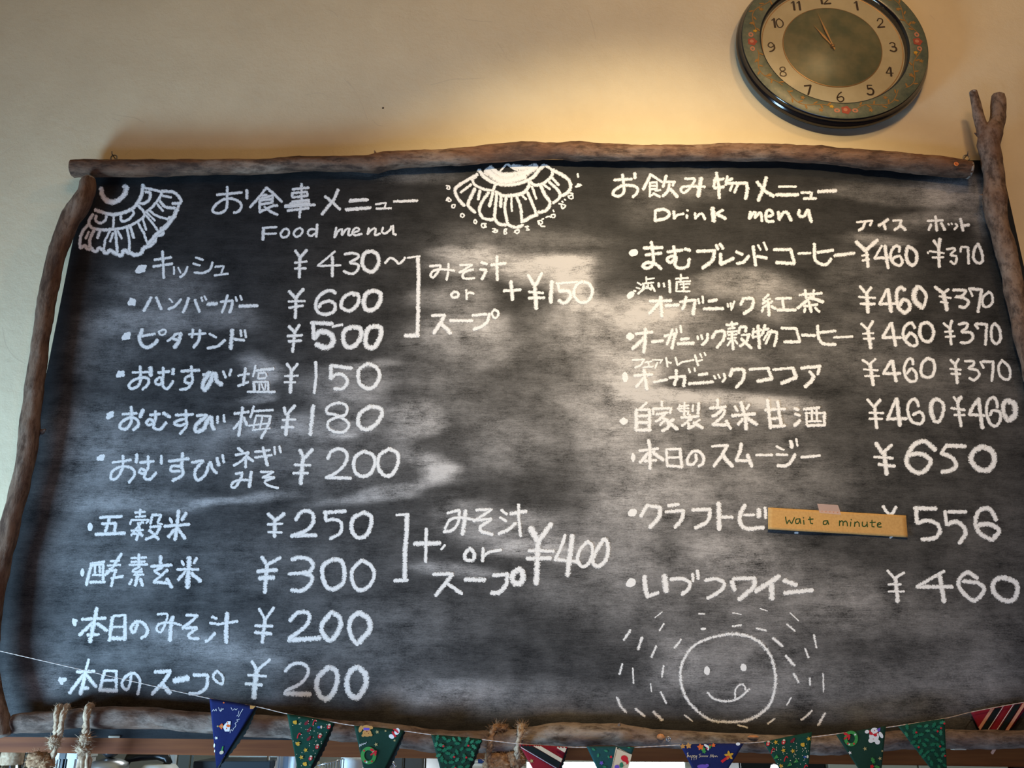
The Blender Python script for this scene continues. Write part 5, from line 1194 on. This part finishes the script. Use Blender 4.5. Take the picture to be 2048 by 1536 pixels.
flag((1672, 1469.5), (1772, 1452), (1757, 1599), 'bottle', 'dark green flag with wreath and white snowman', [wreath(1702, 1477, 12.5, -8, -7),
    ('snowman_print', ['p_white', 'p_red', 'p_purple', 'p_dark'], [('d', 0, 1734, 1463.5, 4.4, 3.6, -.2), ('d', 0, 1762, 1470, 3.6, 7, -.5), ('d', 0, 1748, 1473, 10, 11, 0), ('d', 0, 1742, 1481, 5.4, 5, 0), ('d', 0, 1755, 1484, 5.2, 5, 0), ('d', 0, 1749, 1461, 7.5, 5.6, 0), ('p', 2, [(1754, 1458), (1761, 1455), (1760, 1462), (1756, 1464)]), ('d', 1, 1742, 1467, 3.8, 3.0, .4), ('d', 1, 1750.5, 1470, 3.8, 3.0, .3), ('l', 1, 1740, 1461, '~-1 0 2 5 8 8 16 4', 2.0), ('d', 3, 1753.5, 1459, .8, .8, 0), ('d', 1, 1749, 1461, 1.1, 1.1, 0), ('d', 1, 1746.5, 1478, .9, .9, 0)]),
    ('star_print', ['p_gold', 'p_white'], [('s', 0, 1730, 1497.5, 4.4), ('s', 1, 1700, 1505.5, 4.0), ('s', 0, 1760, 1517, 4.2), ('s', 0, 1764.5, 1502, 2.6)]),
    ('holly_print', ['p_green', 'p_red'], [('h', 0, 1746, 1521, 8, 1.2), ('h', 0, 1754, 1534, 7, .3), ('f', 1, 1744, 1533, 3.6, .2)])], 1.2, backoff=None)
A = ((1796, 1453), (1889, 1437), (1896, 1582)); flag(*A, 'pine', 'green holly leaf flag, second from the right', holly(*A, 9), .5, backoff=None)
A = ((1941, 1424), (2062, 1402), (1984, 1512))
flag(*A, 'burg', 'burgundy striped flag tucked behind the bottom branch at the right', [band_prints(*A, (34, -52), (1975, 1458), [(-17, -11, 1), (-10, 0, 0), (1.2, 2.4, 2), (16, 17.4, 2), (19, 29, 0), (31, 37, 1)], ['p_dark', 'p_pink', 'p_white'])], 1.4, Y=-.0065, backoff=None, cut=.5)

# ---------------- twine ties ----------------
def rope(g, path, R, mi=0, turns=260, fuzz=60, seed=1, flen=.006):
    rnd = random.Random(seed); P = crom([tuple(p) for p in path], .0028); P = [Vector(p) for p in P]; m = len(P)
    for k in range(3):
        pts = []; L = 0
        for i, p in enumerate(P):
            if i: L += (p - P[i - 1]).length
            t = (P[min(i + 1, m - 1)] - P[max(i - 1, 0)]).normalized(); a = L * turns + k * 2.094; u = t.orthogonal().normalized(); v = t.cross(u)
            pts.append(p + (u * math.cos(a) + v * math.sin(a)) * R * .52)
        g.tube(pts, R * .62, 7, mi, True, .25, seed + k)
    for _ in range(fuzz):
        i = rnd.randrange(m); p = P[i] + Vector([rnd.uniform(-1, 1) for _ in range(3)]).normalized() * R * .9
        d_ = (p - P[i]).normalized() * rnd.uniform(.4, 1) * flen + Vector([rnd.uniform(-1, 1) for _ in range(3)]) * flen * .5
        s_ = Vector((rnd.uniform(-1, 1), 0, rnd.uniform(-1, 1))).normalized() * .00022
        mid = p + d_ * .55 + Vector([rnd.uniform(-1, 1) for _ in range(3)]) * flen * .2
        g.add([p - s_, p + s_, mid + s_ * .8, mid - s_ * .8, p + d_], [(0, 1, 2, 3), (3, 2, 4)], mi)
def tuft(g, c_, rx, rz, n, seed, ry=.012, ln=.011):
    """a felted ball of loose fibres"""
    rnd = random.Random(seed); c_ = Vector(c_)
    bm = bmesh.new(); bmesh.ops.create_icosphere(bm, subdivisions=4, radius=1)
    for v in bm.verts:
        q = 1 + .30 * mn.noise(v.co * 2.2 + Vector((seed, 0, 0))) + .22 * mn.noise(v.co * 6 + Vector((0, seed, 0))); v.co = Vector((c_.x + v.co.x * rx * q * .9, c_.y + v.co.y * ry * q * .9, c_.z + v.co.z * rz * q * .9))
    bm.verts.index_update(); g.add([v.co.copy() for v in bm.verts], [[v.index for v in f.verts] for f in bm.faces]); bm.free()
    for _ in range(n):
        d_ = Vector([rnd.gauss(0, 1) for _ in range(3)]).normalized(); p = c_ + Vector((d_.x * rx, d_.y * ry, d_.z * rz)) * rnd.uniform(.75, .95)
        q = Vector([rnd.gauss(0, 1) for _ in range(3)]).normalized(); e_ = (d_ * .6 + q * .8).normalized() * ln * rnd.uniform(.3, 1); s_ = d_.cross(e_).normalized() * .00028
        g.add([p - s_, p + s_, p + e_ * .6 + s_ * .7 + q * .001, p + e_ * .6 - s_ * .7 + q * .001, p + e_ + q * .002], [(0, 1, 2, 3), (3, 2, 4)])
def over(px0, py0, px1, py1, Yf=-.047, Yt=-.026, Yback=-.0035):
    """wrap from behind the branch top over its front to a lower point"""
    return [at(px0 + 5, py0 + 10, Yback - .001), at(px0 + 3, py0 + 1, Yt + .006), at(px0 - 1, py0 + 3, -.036), at((px0 * 2 + px1) / 3 - 2, py0 + (py1 - py0) * .35, Yf), at((px0 + px1 * 2) / 3 - 1, py0 + (py1 - py0) * .7, Yf + .002), at(px1, py1, Yf + .008)]
def twine(label, builder, base, m='jute'):
    g = Geo(); e = empty('twine_tie', base, label, 'twine', 'twine ties on the bottom branch'); builder(e); return e
def b1(e):
    g = Geo(); rope(g, over(117, 1413, 111, 1472) + [at(107, 1484, -.036), at(104, 1492, -.032)], .0042, seed=1, fuzz=150); build('cord', g, M['jute'], e)
    g = Geo(); rope(g, over(132, 1413, 119, 1470) + [at(113, 1490, -.036), at(108, 1508, -.034), at(104, 1524, -.030), at(98, 1545, -.026)], .0046, seed=2, fuzz=180); build('cord', g, M['jute'], e)
    g = Geo(); tuft(g, at(108, 1483, -.040), .0085, .011, 260, 3, .009); build('knot', g, M['jute'], e)
    g = Geo(); tuft(g, at(78, 1520, -.030), .020, .0125, 420, 4, .012); tuft(g, at(93, 1528, -.032), .012, .010, 200, 5, .011, .009); build('frayed_end', g, M['jute_b'], e)
twine('two strand jute tie near the left end of the bottom branch', b1, at(110, 1500, -.034))
def b2(e):
    g = Geo(); rope(g, over(178, 1412, 171, 1470) + [at(172, 1486, -.036), at(174, 1498, -.034), at(164, 1515, -.032), at(158, 1545, -.028)], .0052, seed=6, fuzz=240); build('cord', g, M['jute'], e)
    g = Geo(); rope(g, [at(168, 1492, -.037), at(176, 1506, -.034), at(177, 1520, -.031), at(173, 1548, -.027)], .0048, seed=7, fuzz=150); build('cord', g, M['jute'], e)
    g = Geo(); tuft(g, at(171, 1478, -.041), .0085, .010, 240, 8, .008); tuft(g, at(166, 1498, -.038), .011, .007, 260, 9, .009); build('knot', g, M['jute'], e)
twine('single thick jute tie, second from the left end of the bottom branch', b2, at(172, 1500, -.034))
def b3(e):
    g = Geo(); rope(g, [at(1010, 1462, -.006), at(1004, 1456, -.018), at(990, 1455, -.036), at(984, 1466, -.045), at(981, 1480, -.046), at(978, 1500, -.040), at(976, 1520, -.032), at(980, 1545, -.028)], .0048, seed=11, fuzz=320, flen=.011); build('cord', g, M['jute_b'], e)
    g = Geo(); rope(g, [at(1048, 1460, -.006), at(1044, 1454, -.020), at(1041, 1456, -.036), at(1041, 1470, -.046), at(1037, 1484, -.045), at(1034, 1500, -.040), at(1036, 1520, -.03)], .0048, seed=12, fuzz=300, flen=.010); build('cord', g, M['jute'], e)
    g = Geo(); tuft(g, at(1000, 1530, -.024), .027, .020, 800, 13, .014, .014); tuft(g, at(1030, 1520, -.026), .015, .016, 300, 14, .012, .012); tuft(g, at(1002, 1456, -.030), .010, .004, 220, 15, .006, .008); build('frayed_end', g, M['jute_b'], e)
twine('bushy brown jute tie at the middle of the bottom branch', b3, at(1005, 1505, -.03), 'jute_b')

# ---------------- kitchen seen through the hatch ----------------
HZ = 1.20
g = Geo(); g.box((-1.6, .135, HZ - .03), (1.7, .62, HZ), bev=.004); g.box((-1.6, .135, 1.04), (1.7, .62, 1.08), bev=.003)
for x in (-1.55, -.5, .55, 1.6): g.box((x - .02, .15, 0), (x + .02, .6, HZ - .03))
sh = build('hatch_shelf', g, M['beam'], origin=(0, .38, 0)); tag(sh, 'wooden shelf behind the hatch carrying jars and pots', 'shelf')
def kx2(px, Y, v=1528): return at(px, v, Y).x
def zz(v, Y): return at(1024, v, Y).z
def jar(px, Y, wpx, top, label, lid=None, body='glass', cat='jar', name='glass_jar', fill=None, lidm='white'):
    x = kx2(px, Y); r = wpx / 2 * pxscale(px, 1525, Y); zt = zz(top, Y)
    e = empty(name, (x, Y, HZ), label, cat, 'jars in the hatch')
    g = Geo(); hb = zt - HZ
    g.lathe((x, Y, HZ), [(.0001, .001), (r * .92, .001), (r, .012), (r, hb * .80), (r * .93, hb * .9), (r * .80, hb * .94), (r * .80, hb)], n=32); build('body', g, M[body] if isinstance(body, str) else body, e)
    if lid: g = Geo(); g.lathe((x, Y, HZ), [(r * .84, hb - lid), (r * .86, hb - .002), (r * .82, hb + .004), (.0001, hb + .005)], n=32); build('lid', g, M[lidm], e)
    if fill is not None: g = Geo(); g.lathe((x, Y, HZ), [(.0001, .004), (r * .88, .004), (r * .95, .014), (r * .95, hb * .78), (.0001, hb * .8)], n=24); build('contents', g, fill, e)
    return e
sweets = simple_noise_mat('wrapped_sweets', (.55, .30, .12), (.75, .72, .65), 60, .3)
jar(22, .30, 50, 1506, 'clear glass jar of wrapped sweets at the far left of the hatch', .02, fill=sweets, lidm='jute')
jar(58, .42, 34, 1510, 'smaller glass jar beside the frayed twine', .015, fill=simple_noise_mat('pale_candy', (.7, .62, .5), (.5, .2, .15), 90, .4), lidm='glass')
# dark and white upright boxes
def kbox(px0, px1, top, Y, d, m, name, label, cat, base=None, group=None):
    x0 = kx2(px0, Y); x1 = kx2(px1, Y); zt = zz(top, Y); z0 = HZ if base is None else base
    g = Geo(); g.box((x0, Y, z0), (x1, Y + d, zt), bev=.004)
    e = empty(name, ((x0 + x1) / 2, Y + d / 2, z0), label, cat, 'cartons in the hatch' if cat == 'carton' else None); build('body', g, m, e)
    g = Geo(); g.box((x0 - .001, Y - .0015, zt - .012), (x1 + .001, Y + d + .001, zt + .001), bev=.001); build('lid', g, m, e); return e
kbox(106, 116, 1506, .44, .1, M['white'], 'carton', 'narrow white carton behind the left twine tie', 'carton')
kbox(118.6, 129, 1505, .44, .1, M['blackp'], 'carton', 'narrow dark carton right of the left twine tie', 'carton')
kbox(132, 152, 1505, .44, .09, M['white'], 'carton', 'wider white carton between the twine ties', 'carton')
# steel pot with lid
def pot(px, Y, wpx, top):
    x = kx2(px, Y); r = wpx / 2 * pxscale(px, 1525, Y); zt = zz(top, Y)
    e = empty('cooking_pot', (x, Y, HZ), 'round steel pot with pale lid behind the hatch at left', 'pot')
    g = Geo(); g.lathe((x, Y, HZ), [(.0001, 0), (r * .9, 0), (r * .95, .01), (r * .95, zt - HZ - .03), (r, zt - HZ - .025)], n=40); build('body', g, M['blackp'], e)
    g = Geo(); g.lathe((x, Y, HZ), [(r * 1.0, zt - HZ - .028), (r * 1.02, zt - HZ - .02), (r * .98, zt - HZ - .010), (r * .6, zt - HZ - .004), (.0001, zt - HZ)], n=40); l_ = build('lid', g, M['steel'], e)
    g = Geo(); g.lathe((x, Y, zt), [(.0001, .018), (.016, .016), (.018, .008), (.008, 0)], n=20); build('lid_knob', g, M['blackp'], l_)
pot(218, .36, 74, 1514)
# electric kettle with black handle
x = kx2(300, .42); Y = .42; e = empty('kettle', (x + .02, Y, HZ), 'kettle with curved black handle and white body behind the hatch', 'kettle')
g = Geo(); hb = zz(1529, Y) - HZ; g.lathe((x + .02, Y, HZ), [(.0001, 0), (.055, 0), (.06, .01), (.052, hb * .7), (.042, hb * .95), (.030, hb), (.0001, hb + .002)], n=36); build('body', g, M['white'], e)
g = Geo(); g.tube([at(250, 1530, Y), at(258, 1516, Y), at(285, 1511, Y), at(318, 1511, Y), at(333, 1516, Y), at(337, 1524, Y), at(330, 1531, Y)], [.007, .009, .0095, .009, .009, .008, .006], 12); build('handle', g, M['blackp'], e)
# tall grey panel (fridge side) with an edge trim
g = Geo(); x0, x1 = kx2(346, 1.6), kx2(384, 1.6); g.box((x0, 1.6, 0), (x1, 2.2, zz(1504, 1.6) + .3), bev=.01)
e = empty('fridge', ((x0 + x1) / 2, 1.9, 0), 'grey green refrigerator side seen through the hatch', 'refrigerator'); build('cabinet', g, flat('grey_green_enamel', (.16, .17, .14), .4), e)
g = Geo(); g.box((x0 - .012, 1.585, .05), (x0 + .012, 1.6, zz(1504, 1.6) + .28), bev=.003); build('door_seal', g, M['white'], e)
# range hood: white fascia, dark underside
Y = 1.9; x0, x1 = kx2(384, 1.6) + .004, kx2(556, Y); zb, zt = zz(1522.5, Y), zz(1512, Y)
e = empty('range_hood', ((x0 + x1) / 2, Y + .25, zb), 'wide range hood with white fascia band and dark underside', 'range hood')
g = Geo(); g.box((x0, Y, zb), (x1, Y + .03, zt), bev=.003); build('fascia', g, flat('bluish_white_enamel', (.62, .74, .78), .4), e)
g = Geo(); g.box((x0, Y + .03, zt - .002), (x1, Y + .68, zt + .35), bev=.01); build('canopy', g, M['dsteel'], e)
for k in range(6):
    xa = x0 + .02 + k * (x1 - x0 - .04) / 6; g = Geo(); g.box((xa, Y + .05, zb - .012), (xa + (x1 - x0 - .04) / 6 - .01, Y + .6, zb), bev=.002); build('grease_filter', g, M['blackp'], e)
kbox(388, 540, 1523.5, .46, .13, flat('dark_grey_plastic', (.02, .024, .028), .35), 'appliance', 'long dark appliance under the range hood', 'appliance')
# towel
Y = .50; g = Geo(); nx_ = 24; vs = []
P0, P1 = kx2(553, Y), kx2(592, Y); zt = zz(1509, Y); zb_ = HZ + .10
for lay in (0, .003):
    for j in range(9):
        for i in range(nx_ + 1):
            u = i / nx_; vs.append((P0 + (P1 - P0) * u + .004 * (j / 8) * u, Y + lay + .008 * math.sin(u * 13) * (.3 + .7 * j / 8), zt + (zb_ - zt) * j / 8))
W1 = nx_ + 1; tot = W1 * 9; fs = []; mi_ = []
for j in range(8):
    for i in range(nx_):
        a = j * W1 + i; fs += [(a, a + W1, a + W1 + 1, a + 1), (a + tot, a + tot + 1, a + tot + W1 + 1, a + tot + W1)]; c_ = 1 if 8 <= i <= 13 or i == 2 else 0; mi_ += [c_, c_]
g.add(vs, fs); g.mi = mi_
e = empty('tea_towel', ((P0 + P1) / 2, Y, zb_), 'white tea towel with blue stripes hanging on a rail in the hatch', 'towel'); build('cloth', g, [flat('white_towel', (.78, .85, .88), .95), flat('blue_towel', (.34, .48, .68), .95)], e)
g = Geo(); g.tube([(P0 - .02, Y + .0015, zt + .004), (P1 + .02, Y + .0015, zt + .004)], .004, 10)
for x_ in (P0 - .018, P1 + .018): g.tube([(x_, Y + .0015, zt + .004), (x_, Y + .0015, HZ)], .003, 8)
r_ = build('towel_rail', g, M['steel'], origin=((P0 + P1) / 2, Y, HZ)); tag(r_, 'thin metal stand carrying the tea towel', 'rail')
# rolled sacks
for k, (px, top, wpx, lb) in enumerate(((634, 1519, 40, 'folded beige cloth bag, upper of the two beside the towel'), (642, 1528, 54, 'folded beige cloth bag, lower of the two beside the towel'))):
    Y = .34 + .09 * (1 - k); x = kx2(px, Y); r = wpx / 2 * pxscale(px, 1525, Y); zt = zz(top, Y)
    bm = bmesh.new(); bmesh.ops.create_icosphere(bm, subdivisions=3, radius=1)
    for v in bm.verts:
        q = 1 + .18 * mn.noise(v.co * 2.5 + Vector((k * 4, 0, 0))); v.co = Vector((x + v.co.x * r * q, Y + v.co.y * .04 * q, (HZ + zt) / 2 + v.co.z * (zt - HZ) / 2 * (1 if q > 1 else q)))
    g = Geo(); bm.verts.index_update(); g.add([v.co.copy() for v in bm.verts], [[v.index for v in f.verts] for f in bm.faces]); bm.free()
    tag(build('cloth_bag', g, simple_noise_mat('canvas', (.30, .28, .21), (.42, .40, .30), 30, .9), origin=(x, Y, HZ)), lb, 'bag', 'cloth bags in the hatch')
# wire basket
Y = .19; e = empty('wire_basket', (kx2(660, Y), Y + .04, HZ), 'small bluish wire basket left of the amber jar', 'basket')
x0, x1 = kx2(636, Y), kx2(668, Y)
for k in range(7):
    t_ = k / 6; xa = x0 + (x1 - x0) * t_; zt = zz(1531 - 9 * t_, Y); g = Geo(); g.tube([(xa, Y, HZ), (xa + .004, Y, zt), (xa + .006, Y + .06, zt), (xa, Y + .06, HZ)], .0011, 6); build('wire', g, M['steel'], e)
for h_ in (0, .03, .06):
    g = Geo(); za, zb_ = zz(1531, Y) - h_, zz(1522, Y) - h_; g.tube([(x0, Y, za), (x1 + .004, Y, zb_), (x1 + .004, Y + .06, zb_), (x0, Y + .06, za), (x0, Y, za)], .0013, 6); build('wire', g, M['steel'], e)
jar(704, .30, 54, 1519, 'amber jar with broad white cap under the teddy bear flag', .022, fill=None, body=simple_noise_mat('amber', (.42, .17, .03), (.75, .38, .08), 25, .3))
# steel refrigerator / cupboard front
Y = 1.3; x0, x1 = kx2(768, Y), kx2(852, Y); g = Geo(); g.box((x0, Y, 0), (x1, Y + .6, 1.75), bev=.01)
e = empty('steel_cupboard', ((x0 + x1) / 2, Y + .3, 0), 'brushed steel cupboard between the two green flags', 'cupboard'); build('body', g, mat('brushed_steel', (.22, .25, .27), .35, .7)[0], e)
xm = (x0 + x1) / 2
for xa, xb in ((x0 + .004, xm - .002), (xm + .002, x1 - .004)):
    g = Geo(); g.box((xa, Y - .02, .1), (xb, Y, 1.72), bev=.004); dr = build('door', g, mat('brushed_steel_door', (.24, .28, .30), .32, .7)[0], e)
    g = Geo(); hx = xb - .012 if xa < xm - .01 else xa + .012; g.tube([(hx, Y - .02, 1.1), (hx, Y - .045, 1.11), (hx, Y - .045, 1.29), (hx, Y - .02, 1.3)], .004, 8); build('handle', g, M['steel'], dr)
g = Geo(); Y = .34; g.tube([at(776, 1530, Y), at(786, 1525, Y), at(790, 1531, Y), at(783, 1538, Y), (kx2(783, Y), Y, HZ)], .003, 8); g.tube([at(768, 1534, Y), at(780, 1531, Y)], .004, 8)
tag(build('whisk', g, M['steel'], origin=(kx2(783, Y), Y, HZ)), 'thin bent steel utensil below the teddy bear flag', 'utensil')
# wall shelf with white dishes
Y = 2.3; x0, x1 = kx2(925, Y), kx2(975, Y); g = Geo(); z_ = zz(1531, Y); g.box((x0, Y, z_ - .02), (x1, KY, z_), bev=.003); tag(build('wall_shelf', g, M['white'], origin=((x0 + x1) / 2, KY, z_)), 'pale wall shelf left of the kitchen window', 'shelf')
for k, (px, col) in enumerate(((940, 'white'), (962, 'p_blue'))):
    x = kx2(px, Y); g = Geo(); g.lathe((x, Y + .12, z_), [(.0001, .002), (.016, .002), (.02, .05), (.021, .08), (.019, .08), (.017, .01), (.0001, .008)], n=24)
    o = build('cup', g, M[col], origin=(x, Y + .12, z_)); tag(o, ('white cup on the pale wall shelf', 'blue cup on the pale wall shelf')[k], 'cup', 'cups on the wall shelf')
# dark cupboard right of the window and pale wall cabinet
Y = 2.0
for px0, px1, m_, lb, top in ((1478, 1648, flat('dark_teal_cabinet', (.015, .022, .026), .5), 'dark wall cabinet right of the bright window', 1.9), (1652, 2012, flat('mint_white_cabinet', (.52, .60, .56), .5), 'pale mint wall cabinet at the right', 1.9), (2022, 2120, flat('dark_brown_cabinet', (.03, .025, .025), .5), 'dark cabinet at the far right edge', 1.9)):
    x0, x1 = kx2(px0, Y), kx2(px1, Y); z0 = 1.25; g = Geo(); g.box((x0, Y, z0), (x1, KY, top), bev=.004)
    e = empty('wall_cabinet', ((x0 + x1) / 2, (Y + KY) / 2, z0), lb, 'cabinet', 'wall cabinets at the right'); build('body', g, m_, e)
    nd = 2 if px1 < 2020 else 1
    for k in range(nd):
        xa = x0 + (x1 - x0) * k / nd + .003; xb = x0 + (x1 - x0) * (k + 1) / nd - .003; g = Geo(); g.box((xa, Y - .018, z0 + .004), (xb, Y, top - .004), bev=.003); d_ = build('door', g, m_, e)
        g = Geo(); g.tube([((xa + xb) / 2 - .04, Y - .018, z0 + .03), ((xa + xb) / 2 - .04, Y - .035, z0 + .03), ((xa + xb) / 2 + .04, Y - .035, z0 + .03), ((xa + xb) / 2 + .04, Y - .018, z0 + .03)], .004, 8); build('handle', g, M['steel'], d_)
# white glint near the dark cabinet, put in as an added glowing globe on a cord
Y = 1.2; c_ = at(1549, 1534.5, Y); e = empty('glint_globe', (c_.x, Y, c_.z), 'small glowing white globe added for a glint in front of the dark cabinet', 'glint')
g = Geo(); r = 8 * pxscale(1548, 1531, Y); g.lathe(c_, [(.0001, -r * .7), (r * .6, -r * .6), (r, -r * .1), (r * .8, r * .5), (.0001, r * .7)], n=24); build('globe', g, m_emit('glint_glow', (1, .98, .95), 4), e)
g = Geo(); g.tube([c_ + Vector((0, 0, r * .6)), Vector((c_.x, Y, 3.4))], .003, 8); build('cord', g, M['blackp'], e)
area('kitchen_light', (0.2, 1.5, 3.2), (0.2, 1.6, 0), 1.6, .8, 30, (.86, .95, 1.0))
